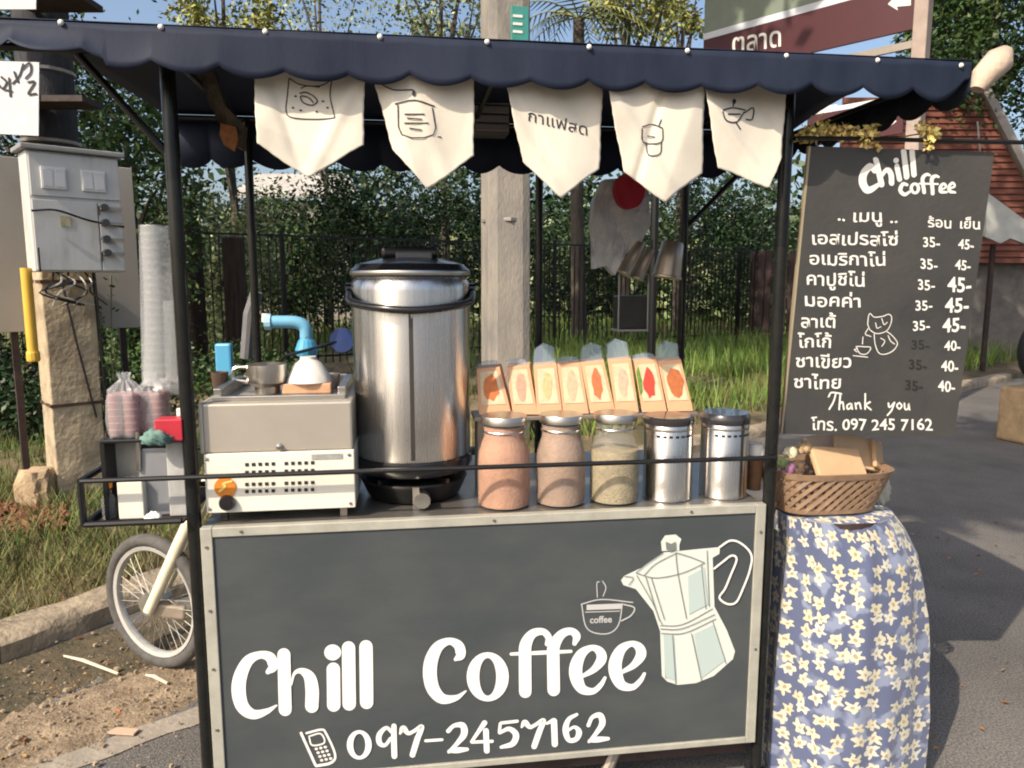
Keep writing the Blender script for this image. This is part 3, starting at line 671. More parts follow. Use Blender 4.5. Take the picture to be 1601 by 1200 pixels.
for i in range(220):
    p = atz(random.uniform(-30, 105), random.uniform(785, 840), .12); rb.box((p.x, p.y, float(zverge(p.x, p.y)) + .02), (random.uniform(.02, .06), random.uniform(.02, .05), random.uniform(.02, .04)), random.uniform(0, 3), random.uniform(-.5, .5), random.uniform(-.5, .5))
rb.build('brick_rubble', brk, kind='stuff')
for (xa_, ya_, xb_, yb_, lb) in [(100, 1025, 185, 1053, 'bleached stick lying at the kerb foot left of the wheel'), (228, 1055, 262, 1068, 'short pale stick under the motorcycle wheel')]:
    a = atz(xa_, ya_, .02); b = atz(xb_, yb_, .02); m_ = (a + b) / 2
    tag(MB().tube([a - m_, (a - m_) * .3 + Vector((0, .006, .003)), b - m_], [.004, .007, .005], 6).build('stick', mat('bleached_wood', (.6, .52, .4), .8), loc=m_), lb, 'stick')
p = atz(190, 1147, .01); tag(MB().prism([(-.05, 0, 0), (.045, -.01, 0), (.05, .02, 0), (-.03, .03, 0)], (0, 0, .006)).build('scrap', mat('scrap_pale', (.5, .36, .26), .8), loc=p), 'small pale scrap of paper lying on the road near the left', 'litter')

# ================================================================ THE CART
ct = thing('coffee_cart', 'black framed coffee cart with chalkboard front and navy awning', 'cart', O, A)
def part(mb, name, m, parent=None, **k): return mb.build(name, m, parent or ct, **k)
ZB, ZT, CD = .157, .88, .72
part(MB().bb(.029, BW - .029, 0, .012, ZB + .02, ZT - .026), 'front_board', chalk)
part(MB().bb(0, .029, -.006, .02, ZB, ZT), 'board_trim', alu, bevel=.002)
part(MB().bb(BW - .029, BW, -.006, .02, ZB, ZT), 'board_trim', alu, bevel=.002)
part(MB().bb(.0295, BW - .0295, -.0055, .02, ZT - .025, ZT), 'board_trim', alu, bevel=.002)
part(MB().bb(.0295, BW - .0295, -.0055, .02, ZB, ZB + .018), 'board_trim', alu, bevel=.002)
sc_ = MB()
for (s_, z_) in [(.014, .83), (.014, .66), (.014, .5), (.014, .33), (BW - .014, .8), (BW - .014, .45), (.1, ZT - .012), (.75, ZT - .012), (1.3, ZT - .012)]:
    sc_.tube([(s_, -.0055, z_), (s_, -.009, z_)], .004, 8)
part(sc_, 'screws', steelp, kind='stuff')
part(MB().bb(0, BW, .0205, CD, ZT - .022, ZT - .002), 'counter', mat('counter_steel', (.42, .4, .37), .32, .8, noise=.25, nscale=7), bevel=.002)
for s_ in (.004, BW - .016): part(MB().bb(s_, s_ + .012, .021, CD - .01, ZB, ZT - .024), 'side_panel', rust)
part(MB().bb(.017, BW - .017, .021, CD, .2, .215), 'shelf', rust)
part(MB().bb(.017, BW - .017, CD - .012, CD, .216, ZT - .024), 'back_panel', rust)
postm = mat('post_paint', (.02, .021, .02), .22, noise=.4, nscale=20, metal=.3)
# posts
for (s_, o_, zt_) in [(-.019, .02, 2.03), (BW + .02, .02, 2.03), (.015, CD + .03, 2.03), (BW + .02, CD + .03, 2.03), (1.005, CD + .05, 2.03)]:
    wd = .034 if o_ < .1 else .027
    p = part(MB().tube([(s_, o_, .06), (s_, o_, zt_)], wd * .52, 16), 'post', postm, smooth=True)
    if s_ != 1.005: MB().box((s_, o_, .045), (.05, .05, .03)).build('foot', blackp, p)
part(MB().tube([(-.27, -.012, 1.015), (.4, -.012, 1.016), (BW + .02, -.012, 1.015)], .0065, 8), 'rail', blackm)
for z_ in (.2, .86): 
    pass
# left hand wire rack
rk = []
zl = .905
for pts in [[(-.27, -.012, zl), (-.04, -.012, zl)], [(-.27, .34, zl), (-.04, .34, zl)], [(-.27, .34, 1.015), (-.04, .34, 1.015)], [(-.27, -.012, zl), (-.27, .34, zl)], [(-.27, -.012, 1.015), (-.27, .34, 1.015)],
            [(-.27, -.012, zl), (-.27, -.012, 1.015)], [(-.27, .34, zl), (-.27, .34, 1.015)], [(-.04, .34, zl), (-.04, .34, 1.015)]]:
    part(MB().tube(pts, .0085, 8), 'rack_bar', blackm)
part(MB().bb(-.265, -.04, 0, .33, zl - .012, zl - .006), 'rack_floor', rust)
# chassis and wheels of the cart
for o_ in (.04, .66): part(MB().bb(-.0, BW, o_, o_ + .04, .1, .14), 'chassis_bar', rust)
def spoke_wheel(parent, c, r, tw, nsp, ax='y', rz=0.0):
    t = bpy.data.objects.new('wheel', None); COL.objects.link(t); t.parent = parent; t.location = c; t.rotation_euler = (0, 0, rz)
    def ringpts(rr, n=48): return [(rr * math.cos(6.2832 * i / n), 0, rr * math.sin(6.2832 * i / n)) for i in range(n)]
    MB().tube(ringpts(r - tw), tw, 12, closed=True).build('tyre', rubber, t, smooth=True)
    b = MB(); n = 56; prof = [(r - 2 * tw + .002, -.017), (r - 2 * tw - .012, -.013), (r - 2 * tw - .016, 0), (r - 2 * tw - .012, .013), (r - 2 * tw + .002, .017), (r - 2 * tw + .006, .0)]
    vs = [(a * math.cos(6.2832 * i / n), y, a * math.sin(6.2832 * i / n)) for i in range(n) for a, y in prof]; m = 6
    b.add(vs, [(i * m + k, i * m + (k + 1) % m, ((i + 1) % n) * m + (k + 1) % m, ((i + 1) % n) * m + k) for i in range(n) for k in range(m)]).build('rim', mat('rim_alloy', (.62, .61, .58), .32, .35, noise=.15, nscale=20), t, smooth=True)
    for k in range(nsp):
        a0 = 6.2832 * k / nsp; a1 = a0 + (.42 if k % 2 else -.42); sy = .022 if (k // 2) % 2 else -.022
        MB().tube([(.035 * math.cos(a1), sy, .035 * math.sin(a1)), ((r - 2 * tw - .01) * math.cos(a0), 0, (r - 2 * tw - .01) * math.sin(a0))], .0011, 4, cap=False).build('spoke', mat('spoke_steel', (.45, .44, .41), .35, .7), t)
    h_ = MB().tube([(0, -.045, 0), (0, .045, 0)], .042, 16).build('hub', mat('hub_alloy', (.5, .48, .42), .4, .8, noise=.3, nscale=15), t, smooth=True)
    return t
for s_ in (1.3,): spoke_wheel(ct, (s_, .62, .27), .27, .03, 24)
part(MB().tube([(BW - .4, .05, .15), (BW - .46, .03, .03)], .017, 8), 'prop_leg', steelb)
part(MB().tube([(BW - .12, .3, .16), (BW - .3, .28, .03)], .022, 8), 'prop_leg', mat('brown_wood_leg', (.2, .14, .09), .8, noise=.3))
# awning
FO = -.13; SA, SB = -.5, 1.95; ZV = 2.047
ns_, nr = 520, 7; vs = []
def vzb(s):                               # scalloped hem
    k = (s + .005) / .1385; lobe = abs(math.sin(math.pi * k)) ** .75
    base = .1 + .004 * math.sin(s * 3) - (.012 if s < -.1 else 0)
    d = base - (.021 + .009 * max(0, min(1, (s - 1.4) / .3)) + .004 * math.sin(k * 1.9)) * (1 - lobe)
    if s > SB - .09: d *= 1 - .5 * ((s - SB + .09) / .09) ** 2
    return d
for i in range(ns_ + 1):
    s = SA + (SB - SA) * i / ns_; d = vzb(s)
    for j in range(nr):
        t = j / (nr - 1)
        o = FO - .003 * math.sin(s * 5) - t * (.0022 * math.sin(s * 23) + .005 * math.sin(s * 9 + 1) + .0006 * math.sin(s * 61))
        if s < .1: o -= .03 * t ** 2 * min(1, (.1 - s) / .35) * (1 + .5 * math.sin(s * 22))
        z = ZV - d * t - .0012 * abs(math.sin(math.pi * (s + .2) / .25)) + (.016 * t * min(1, (.1 - s) / .3) if s < .1 else 0)
        vs.append((s, o, z))
b = MB().add(vs, [(i * nr + j, (i + 1) * nr + j, (i + 1) * nr + j + 1, i * nr + j + 1) for i in range(ns_) for j in range(nr - 1)])
va = part(b, 'valance', navy, smooth=True); sm = va.modifiers.new('thick', 'SOLIDIFY'); sm.thickness = .0015; sm.offset = 1
for x, y in [(93, 28), (250, 37), (414, 46), (594, 56), (762, 64), (922, 72), (1076, 78), (1231, 86), (1374, 93), (1505, 101)]:
    p = cl(x, y, FO - .008)
    MB().lathe([(0, .006), (.0035, .005), (.0062, .001), (.0062, 0)], 12).build('snap', white, va).matrix_local = Matrix.Translation((p.x, FO - .003, min(p.z, ZV - .003))) @ Matrix.Rotation(R(90), 4, 'X')
BO = .78; SAR = cl(258, 190, BO).x; RSH = SAR - SA
vs = []; n1, n2 = 40, 14
for i in range(n1 + 1):
    s = SA + (SB - SA) * i / n1
    for j in range(n2 + 1):
        t = j / n2; vs.append((SB - (SB - s) * (1 - (RSH * t / (SB - SA))), FO + (BO - FO) * t, ZV + .002 + .06 * math.sin(math.pi * t) - .012 * abs(math.sin(s * 4)) * math.sin(math.pi * t)))
rf = part(MB().add(vs, [(i * (n2 + 1) + j, (i + 1) * (n2 + 1) + j, (i + 1) * (n2 + 1) + j + 1, i * (n2 + 1) + j + 1) for i in range(n1) for j in range(n2)]), 'awning_roof', navy, smooth=True)
sm = rf.modifiers.new('thick', 'SOLIDIFY'); sm.thickness = .002; sm.offset = 1
def hem(path, dep, name):
    vs = []; m = len(path); L = 0; pr = None
    for i, p in enumerate(path):
        if pr is not None: L += (Vector(p) - pr).length
        pr = Vector(p); d = dep - .03 * (1 - abs(math.sin(math.pi * L / .14)) ** .75)
        wv_ = .008 * math.sin(L * 21)
        vs += [tuple(p), (p[0] + wv_, p[1] + wv_, p[2] - d)]
    o = part(MB().add(vs, [(2 * i, 2 * i + 2, 2 * i + 3, 2 * i + 1) for i in range(m - 1)]), name, navy, smooth=True)
    sm = o.modifiers.new('thick', 'SOLIDIFY'); sm.thickness = .0015
hem([(SAR + (SB - SAR) * i / 300, BO, ZV) for i in range(301)], .17, 'rear_valance')
hem([(SB, FO + (BO - FO) * i / 120, ZV) for i in range(121)], .1, 'side_valance')
for o_ in (FO + .012, .02, CD + .03, BO - .012): part(MB().tube([(SA + .02 + RSH * (o_ - FO) / (BO - FO), o_, ZV - .014), (SB - .01, o_, ZV - .014)], .009, 8), 'roof_bar', blackm)
for s_ in (-.019, .77, BW + .02, SB - .01): part(MB().tube([(s_, FO + .01, ZV - .012), (s_, BO - .01, ZV - .012)], .008, 8), 'roof_bar', blackm)
for a_, b_ in [((-.03, .03, 1.8), (-.22, .03, ZV - .02)), ((BW + .03, CD + .03, 1.7), (BW + .36, CD + .03, ZV - .02))]:
    part(MB().tube([a_, b_], .009, 8), 'brace', blackm)

# ---- painted front board
bm_ = lambda x, y, e: cl(x, y, -.0012 - e)
wp = mat('sign_paint', (.84, .82, .77), .6, col2=(.74, .73, .7), nscale=9, contrast=(.45, .8))
P_ = Paint(bm_)
def Z6(l): return [(300 + x / 2.858, 780 + y / 2.858, w_ / 2.858) for x, y, w_ in l]
def Z7(l): return [(780 + x / 2.857, 780 + y / 2.857, w_ / 2.857) for x, y, w_ in l]
for s_ in [[(340, 772, 22), (362, 748, 44), (350, 708, 46), (305, 696, 34), (252, 722, 48), (217, 790, 60), (209, 860, 64), (227, 928, 58), (275, 962, 44), (335, 948, 26), (378, 922, 8)],
           [(411, 695, 58), (417, 940, 58)], [(444, 830, 8), (458, 780, 14), (490, 768, 28), (525, 795, 52), (537, 850, 60), (536, 925, 60)],
           [(632, 760, 60), (634, 920, 60)], [(700, 665, 60), (703, 915, 60)], [(778, 660, 60), (781, 908, 60)],
           [(1178, 716, 16), (1200, 696, 44), (1192, 655, 44), (1150, 635, 32), (1100, 660, 48), (1070, 720, 60), (1064, 790, 62), (1080, 852, 58), (1120, 892, 46), (1180, 888, 26), (1224, 858, 8)]]:
    P_.stroke(Z6(s_))
P_.disc(300 + 629 / 2.858, 780 + 685 / 2.858, 13.3, 12.6)
P_.ring(300 + 1322 / 2.858, 780 + 794 / 2.858, 33, 38.5, 13.2, 29.5)
for s_ in [[(118, 860, 56), (117, 720, 56), (120, 650, 54), (150, 602, 40), (196, 592, 30), (222, 618, 30), (214, 648, 18)], [(245, 852, 56), (243, 720, 56), (246, 655, 54), (280, 604, 40), (322, 590, 32), (347, 612, 36), (338, 645, 20)],
           [(55, 692, 14), (190, 686, 18), (322, 680, 14)]]: P_.stroke(Z7(s_))
for dx, dy in ((0, 0), (176, -18)):
    P_.stroke(Z7([(x + dx, y + dy, w_) for x, y, w_ in [(372, 792, 16), (425, 760, 30), (458, 715, 46), (450, 680, 40), (415, 664, 26), (370, 690, 44), (345, 745, 58), (347, 800, 58), (372, 848, 44), (420, 858, 28), (455, 830, 22), (474, 798, 14)]]))
P_.ring(300 + 748 / 2.858, 780 + 1098 / 2.858, 19.5, 23, 9.5, 17.5)
for s_ in [[(893, 1040, 16), (868, 1022, 16), (838, 1052, 24), (838, 1088, 24), (862, 1100, 16), (888, 1070, 16)], [(903, 1015, 24), (903, 1080, 26), (905, 1148, 26)],
           [(930, 1048, 10), (944, 1024, 26), (966, 1046, 18), (990, 1038, 16), (1028, 1016, 20), (1008, 1070, 26), (986, 1142, 26)], [(1045, 1080, 13), (1118, 1075, 13)],
           [(1146, 1036, 20), (1172, 1012, 18), (1210, 1012, 28), (1216, 1050, 30), (1185, 1092, 20), (1148, 1130, 14)], [(1150, 1126, 16), (1188, 1122, 26), (1230, 1118, 16)],
           [(1308, 1000, 24), (1280, 1040, 18), (1250, 1084, 14)], [(1252, 1086, 14), (1342, 1082, 14)], [(1314, 1036, 26), (1318, 1124, 26)]]: P_.stroke(Z6(s_))
for s_ in [[(82, 992, 14), (10, 1000, 14)], [(6, 1004, 14), (2, 1042, 14)], [(4, 1044, 14), (45, 1026, 20), (76, 1052, 28), (62, 1092, 26), (10, 1108, 14)],
           [(102, 1018, 10), (116, 998, 26), (138, 1018, 18), (160, 1010, 16), (200, 988, 20), (180, 1040, 26), (158, 1104, 26)],
           [(215, 1002, 12), (242, 988, 18)], [(246, 992, 28), (250, 1094, 28)],
           [(348, 962, 14), (312, 984, 20), (298, 1030, 28), (312, 1075, 22), (345, 1072, 22), (358, 1040, 26), (338, 1018, 14), (308, 1034, 12)],
           [(400, 1010, 18), (418, 974, 18), (452, 966, 26), (462, 1002, 28), (436, 1044, 20), (402, 1084, 12)], [(404, 1080, 14), (440, 1074, 26), (488, 1070, 16)]]: P_.stroke(Z7(s_))
for s_ in [[(488, 1046, 12), (552, 1188, 12)], [(512, 1046, 10), (578, 1030, 10), (600, 1048, 10), (640, 1140, 10), (622, 1178, 12), (556, 1192, 12)], [(524, 1064, 7), (538, 1100, 7), (592, 1088, 7), (575, 1048, 7), (524, 1060, 7)]]: P_.stroke(Z6(s_), n=4)
for a_ in range(4):
    for b_ in range(3): P_.disc(300 + (556 + b_ * 20 + a_ * 8) / 2.858, 780 + (1116 - b_ * 4 + a_ * 17) / 2.858, 2.6, 2.0)
P_.mb.build('lettering', wp, ct)
# coffee pot picture: pale fill, then lines
P_ = Paint(lambda x, y, e: cl(x, y, -.0012 - e))
z7 = lambda l: [(780 + x / 2.857, 780 + y / 2.857) for x, y in l]
P_.poly(z7([(545, 362), (560, 343), (640, 305), (735, 238), (800, 232), (900, 222), (988, 214), (985, 245), (955, 262), (963, 480), (1018, 585), (1055, 680), (1045, 715), (960, 790), (880, 822), (800, 830), (752, 815), (728, 790), (720, 590), (690, 500), (612, 402), (556, 384)]))
P_.poly(z7([(728, 232), (724, 190), (742, 162), (790, 158), (815, 178), (806, 205), (806, 230)]))
P_.mb.build('coffee_pot_picture', mat('pale_mint_paint', (.62, .65, .6), .6), ct)
P_ = Paint(lambda x, y, e: cl(x, y, -.0032 - e)); P_.poly(z7([(872, 602), (960, 560), (1010, 720), (905, 800)])); P_.poly(z7([(845, 345), (918, 305), (934, 470), (850, 515)])); P_.poly(z7([(735, 605), (780, 612), (792, 812), (745, 795)])); P_.mb.build('picture_shading', mat('mint_shade', (.43, .52, .5), .6), ct)
P_ = Paint(lambda x, y, e: cl(x, y, -.0042 - e))
for s_ in [[(985, 215, 9), (1035, 185, 9), (1085, 200, 9), (1128, 250, 9), (1120, 320, 9), (1090, 400, 9), (1060, 460, 9), (1020, 468, 9), (985, 440, 9), (1010, 400, 9), (1035, 340, 9), (1062, 270, 9), (1040, 252, 9), (1000, 280, 9), (962, 310, 9)],
           ]: P_.stroke(Z7(s_), n=6)
P_.mb.build('picture_outline', wp, ct)
P_ = Paint(lambda x, y, e: cl(x, y, -.0038 - e)); dl = mat('grey_line', (.16, .18, .17), .7)
for s_ in [[(612, 330), (700, 352), (820, 330), (920, 285)], [(735, 240), (660, 290), (612, 330)], [(790, 238), (800, 335), (838, 535)], [(795, 240), (860, 260), (920, 285)], [(795, 240), (700, 290), (650, 340)], [(930, 230), (940, 480)], [(905, 295), (925, 490)],
           [(680, 350), (740, 540)], [(655, 345), (710, 520), (730, 560)], [(720, 565), (820, 560), (955, 490)], [(725, 600), (830, 598), (970, 535)], [(722, 580), (820, 578), (965, 515)],
           [(775, 605), (790, 825)], [(860, 600), (905, 810)], [(955, 545), (1015, 735)], [(740, 605), (745, 800)], [(560, 345), (600, 352), (580, 385)], [(615, 340), (690, 470), (718, 545)]]:
    P_.stroke(Z7([(x, y, 3.6) for x, y in s_]), n=5, caps=False)
P_.poly(z7([(745, 190), (770, 200), (790, 190), (792, 225), (768, 236), (748, 225)]))
P_.mb.build('picture_lines', dl, ct)
P_ = Paint(bm_)
for s_ in [[(370, 470, 5), (385, 560, 5), (420, 595, 5), (490, 600, 5), (535, 560, 5), (552, 465, 5)], [(366, 470, 5), (460, 448, 5), (600, 462, 5)], [(556, 470, 6), (605, 485, 6), (590, 520, 6), (545, 545, 6)], [(440, 440, 4), (438, 375, 4), (450, 370, 4)], [(465, 435, 4), (478, 395, 4), (462, 365, 4)],
           [(385, 505, 4), (540, 500, 4)]]: P_.stroke(Z7(s_), n=4, caps=False)
P_.poly(z7([(392, 472), (552, 466), (548, 490), (392, 496)]))
P_.text('coffee', 922, 974, 15, slope=-.04, bold=.02, sx=.95)
P_.mb.build('cup_picture', mat('faded_paint', (.5, .5, .49), .6), ct)

# ================================================================ PENNANTS
strg = tag(MB().tube([(SA + .6, FO + .028, 1.985), (.8, FO + .026, 1.98), (BW, FO + .028, 1.985)], .0015, 5).build('string', ink), 'thin dark string carrying the cream pennants under the awning', 'string'); strg.matrix_world = CM
def pennant(lb, TL, TR, BL, BR, TIP, ut, fold, draw):
    t = thing('pennant', lb, 'pennant', CM @ Vector((0, 0, 0)), A, 'cream pennants hanging under the awning')
    o0 = FO + .028
    def px(u, v):
        tp = (TL[0] + (TR[0] - TL[0]) * u, TL[1] + (TR[1] - TL[1]) * u)
        if u < ut: k = u / ut; bt = (BL[0] + (TIP[0] - BL[0]) * k, BL[1] + (TIP[1] - BL[1]) * k)
        else: k = (u - ut) / (1 - ut); bt = (TIP[0] + (BR[0] - TIP[0]) * k, TIP[1] + (BR[1] - TIP[1]) * k)
        x, y = tp[0] + (bt[0] - tp[0]) * v, tp[1] + (bt[1] - tp[1]) * v
        return x + .9 * math.sin(y * .07 + TIP[0]) * v + .3 * math.sin(y * .31), y + .8 * math.sin(x * .09 + TIP[0]) * v + .3 * math.sin(x * .4)
    def dep(x, y):
        d = .0035 * math.sin(x * .04 + y * .012 + TIP[0]) + .001 * math.sin(y * .06 - x * .02 + TIP[1]) + .0002 * math.sin(x * .17 + y * .05)
        for (ax, ay, bx_, by_, k, wdt) in fold:   # fold lines: a crease with one side lifted
            nx, ny = by_ - ay, -(bx_ - ax); l = math.hypot(nx, ny); q = ((x - ax) * nx + (y - ay) * ny) / l
            d += k * (math.exp(-(q / wdt) ** 2) if wdt > 0 else max(0, q if wdt > -1 else -q)) if wdt > 0 else k * min(60, max(0, q if wdt > -1 else -q))
        return o0 + d
    nu, nv = 44, 50; vs = []
    for j in range(nv + 1):
        for i in range(nu + 1):
            x, y = px(i / nu, j / nv); vs.append(cl(x, y, dep(x, y)))
    o = MB().add(vs, [(j * (nu + 1) + i, j * (nu + 1) + i + 1, (j + 1) * (nu + 1) + i + 1, (j + 1) * (nu + 1) + i) for j in range(nv) for i in range(nu)]).build('cloth', cream, t, smooth=True)
    sm = o.modifiers.new('thick', 'SOLIDIFY'); sm.thickness = .0012; sm.offset = 0
    P_ = Paint(lambda x, y, e: cl(x, y, dep(x, y) - .0022 - e), .0001); draw(P_); P_.mb.build('drawing', ink, t)
def d1(P):
    for s_ in [[(452, 122), (449, 150), (447, 172), (455, 183), (490, 186), (520, 184), (522, 178), (516, 150), (519, 122)], [(452, 122), (470, 132), (500, 134), (519, 124)], [(470, 138), (480, 134), (500, 136)]]: P.stroke(s_, 1.7, 4, False)
    P.stroke([(468, 146), (478, 144), (490, 150), (496, 158), (488, 164), (474, 160), (470, 150), (482, 152), (490, 160)], 2.0, 4, False)
    for x, y in [(458, 168), (470, 172), (505, 158), (512, 168), (495, 174), (462, 150)]: P.disc(x, y, 2.2, 1.4)
def d2(P):
    for s_ in [[(590, 128), (615, 140), (645, 140), (648, 148)], [(617, 162), (648, 156), (680, 166)], [(622, 163), (628, 210), (678, 210), (676, 168)], [(632, 178), (664, 178)], [(632, 192), (670, 192)], [(640, 200), (660, 203)], [(626, 206), (690, 214)], [(636, 184), (660, 186)]]: P.stroke(s_, 2.0, 3, False)
    P.disc(647, 146, 3, 4)
def d3(P): P.text('กาแฟสด', 824, 188, 25, slope=.25, bold=.002, sx=1.12)
def d4(P):
    for s_ in [[(1004, 198), (1020, 194), (1036, 200)], [(1004, 200), (1006, 222), (1034, 222), (1036, 200)], [(1010, 222), (1014, 242), (1032, 240), (1034, 222)], [(1030, 196), (1034, 186)], [(1012, 212), (1024, 214)]]: P.stroke(s_, 1.8, 3, False)
def d5(P):
    for s_ in [[(1130, 172), (1146, 168), (1166, 172)], [(1130, 174), (1136, 188), (1152, 190), (1164, 174)], [(1146, 166), (1148, 158)], [(1164, 176), (1178, 168), (1176, 186), (1166, 186)], [(1138, 178), (1158, 178)], [(1150, 190), (1158, 202)]]: P.stroke(s_, 2.2, 3, False)
    P.disc(1148, 158, 3, 4)
pennant('first pennant from the left, flat, with a drawing of a coffee sack', (396, 84), (571, 88), (401, 224), (568, 226), (483, 278), .49, [(400, 190, 560, 270, .0003, 0), (420, 110, 470, 260, .005, 9), (560, 120, 500, 240, -.005, 11)], d1)
pennant('second pennant from the left, with a drawing of a grinder box', (574, 88), (741, 94), (614, 232), (741, 243), (668, 296), .45, [(600, 110, 655, 290, .0007, -1), (640, 120, 700, 280, -.004, 12)], d2)
pennant('middle pennant with dark hand written word and a long diagonal crease', (784, 95), (944, 100), (817, 252), (937, 264), (877, 309), .5, [(800, 130, 905, 290, .00045, 0), (790, 160, 870, 300, -.006, 10)], d3)
pennant('fourth pennant from the left, with a drawing of a takeaway cup', (944, 100), (1102, 106), (975, 268), (1098, 270), (1040, 316), .5, [(965, 150, 1050, 300, -.006, 10), (1040, 130, 1022, 190, .006, 6), (1090, 150, 1040, 300, .0003, 0)], d4)
pennant('rightmost pennant, folded over diagonally across its pot drawing', (1098, 104), (1231, 112), (1122, 262), (1222, 246), (1202, 294), .86, [(1105, 150, 1206, 285, .0005, 0), (1110, 160, 1200, 290, -.005, 8)], d5)

# ================================================================ THINGS ON THE COUNTER
ZC = ZT - .001
def base_of(px, py_bottom, off): p = cl(px, py_bottom, off); return p.x
# steel urn on its gas burner
uo = .25; us = cl(645, 600, uo).x; ur = abs(cl(736, 600, uo).x - cl(553, 600, uo).x) / 2; uz0 = cl(645, 728, uo - ur * .6).z; uz1 = cl(645, 432, uo - ur).z
print('urn', us, ur, uz0, uz1)
urn = cthing('drinks_urn', 'tall brushed steel insulated urn with black lid and handle', 'urn', us, uo, uz0); h = uz1 - uz0
MB().lathe([(ur * .93, .0), (ur * .98, .012), (ur * .985, h * .5), (ur, h * .93), (ur * .99, h * .97), (ur * .9, h * 1.0)], 64).build('body', steel, urn, smooth=True)
MB().lathe([(ur * .7, -.03), (ur * .96, -.022), (ur * 1.015, -.006), (ur * 1.015, .016), (ur * .985, .022)], 64, cap=False).build('base_ring', blackp, urn, smooth=True)
MB().bb(-ur * .05, ur * .02, -ur * .995, -ur * .97, .03, h * .9).build('dark_strip', mat('strip_dark', (.12, .11, .1), .3, .8), urn)  # narrow dark upright strip down the front of the body
ld = MB().lathe([(ur * .92, h * .985), (ur * 1.0, h), (ur * 1.0, h + .018), (ur * .93, h + .028), (ur * .9, h + .035), (ur * .5, h + .052), (ur * .1, h + .056), (0, h + .056)], 64).build('lid', blackp, urn, smooth=True)
MB().box((0, 0, h + .068), (ur * .95, .07, .03)).build('lid_grip', blackp, ld, bevel=.01)
MB().box((.01, -.04, h + .058), (.1, .03, .02)).build('latch', mat('grey_latch', (.12, .12, .13), .3), ld, bevel=.004)
MB().lathe([(ur * 1.004, h + .004), (ur * 1.012, h + .008), (ur * 1.012, h + .012), (ur * 1.004, h + .016)], 64, cap=False).build('lid_band', steelp, ld, smooth=True)
hp = bez([(-ur * 1.03, 0, h * .93), (-ur * .95, -ur * .6, h * .87), (-ur * .5, -ur * 1.03, h * .845), (0, -ur * 1.16, h * .835), (ur * .5, -ur * 1.03, h * .845), (ur * .95, -ur * .6, h * .87), (ur * 1.03, 0, h * .93)], 8)
MB().tube(hp, .0105, 10).build('handle', blackp, urn, smooth=True)
for sgn in (-1, 1): MB().tube([(sgn * ur * .98, 0, h * .93), (sgn * ur * 1.08, 0, h * .93)], .02, 12).build('handle_hinge', blackp, urn)
gs = cthing('gas_stove', 'black portable gas burner under the steel urn', 'stove', us, uo, ZC); gh = uz0 - .032 - ZC
MB().lathe([(ur * .72, 0), (ur * .8, .01), (ur * .92, gh * .75), (ur * .9, gh * .8), (ur * .3, gh * .8)], 40).build('bowl', blackm, gs, smooth=True)
for k in range(5):
    a_ = 6.28 * k / 5 + .3; MB().box((ur * .6 * math.cos(a_), ur * .6 * math.sin(a_), gh * .9), (ur * .7, .012, gh * .18), a_).build('pot_support', blackp, gs)
MB().tube([(.02, -ur * .9, gh * .38), (.02, -ur * 1.1, gh * .38)], .022, 14).build('knob', steelp, gs)
MB().bb(-.006, .012, -ur * 1.0, -ur * .93, 0, gh * .8).build('bracket', steelb, gs)
# coffee machine
mo0, mo1 = .035, .4; ms0 = cl(316, 700, mo0).x; ms1 = cl(552, 700, mo0).x; mz = lambda y: cl(430, y, mo0).z
z_top, z_mid, z_bot = mz(629), mz(706), mz(797)
mc = cthing('coffee_machine', 'low coffee machine with brown steel top and cream vented front', 'coffee machine', ms0, mo0, 0); mw_ = ms1 - ms0; md = mo1 - mo0
print('machine', ms0, ms1, z_bot, z_mid, z_top)
MB().bb(0, mw_, .0, md, z_mid + .001, z_top).build('top_housing', mat('machine_top', (.46, .42, .36), .38, .35, noise=.12, nscale=5), mc, bevel=.006)
MB().bb(.004, mw_ + .003, -.008, md - .02, z_bot, z_mid).build('front_housing', machw, mc, bevel=.003)
MB().bb(-.003, .006, -.004, md, z_mid + .002, z_top + .001).build('side_edge', alu, mc)
MB().bb(.02, mw_ - .02, .04, .06, z_top, z_top + .012).bb(.02, .04, .06, md - .01, z_top, z_top + .03).bb(mw_ - .04, mw_ - .02, .06, md - .01, z_top, z_top + .03).bb(.02, mw_ - .02, md - .03, md - .01, z_top, z_top + .03).build('tray_rim', steelp, mc, bevel=.002)
vn = mat('vent_black', (.02, .02, .02), .6)
for r_, y_ in enumerate((726, 738, 757, 768)):
    for k_ in range(10):
        x_ = 386 + k_ * 10.3 + (10 if k_ > 4 else 0); p = cl(x_, y_ + (-.03 * (x_ - 386)), mo0 - .0085)
        MB().bb(-.0042, .0042, -.0012, .001, -.0042, .0042).build('vent_hole', vn, mc, loc=(p.x - ms0, -.0085, p.z))
p = cl(352, 762, mo0 - .01)
MB().tube([(0, .001, 0), (0, -.002, 0)], .027, 28).build('round_sticker', orange, mc, loc=(p.x - ms0, -.0085, p.z))
P_ = Paint(lambda x, y, e: Vector((cl(x, y, mo0 - .012).x - ms0, -.0112 - e, cl(x, y, mo0 - .012).z)))
P_.stroke([(343, 768), (352, 760), (348, 756), (362, 752)], 3.4, 4).mb.build('sticker_mark', mat('sticker_yellow', (.85, .65, .2), .5), mc)
p = cl(354, 787, mo0 - .02); kn = MB().lathe([(.016, 0), (.021, .004), (.018, .014), (.0, .015)], 24).build('knob', blackp, mc, smooth=True); kn.matrix_local = Matrix.Translation((p.x - ms0, -.009, p.z)) @ Matrix.Rotation(R(90), 4, 'X')
p = cl(437, 697, mo0); kn = MB().lathe([(.008, 0), (.008, .01), (.0, .012)], 12).build('screw_knob', steelp, mc); kn.matrix_local = Matrix.Translation((p.x - ms0, 0, p.z)) @ Matrix.Rotation(R(90), 4, 'X')
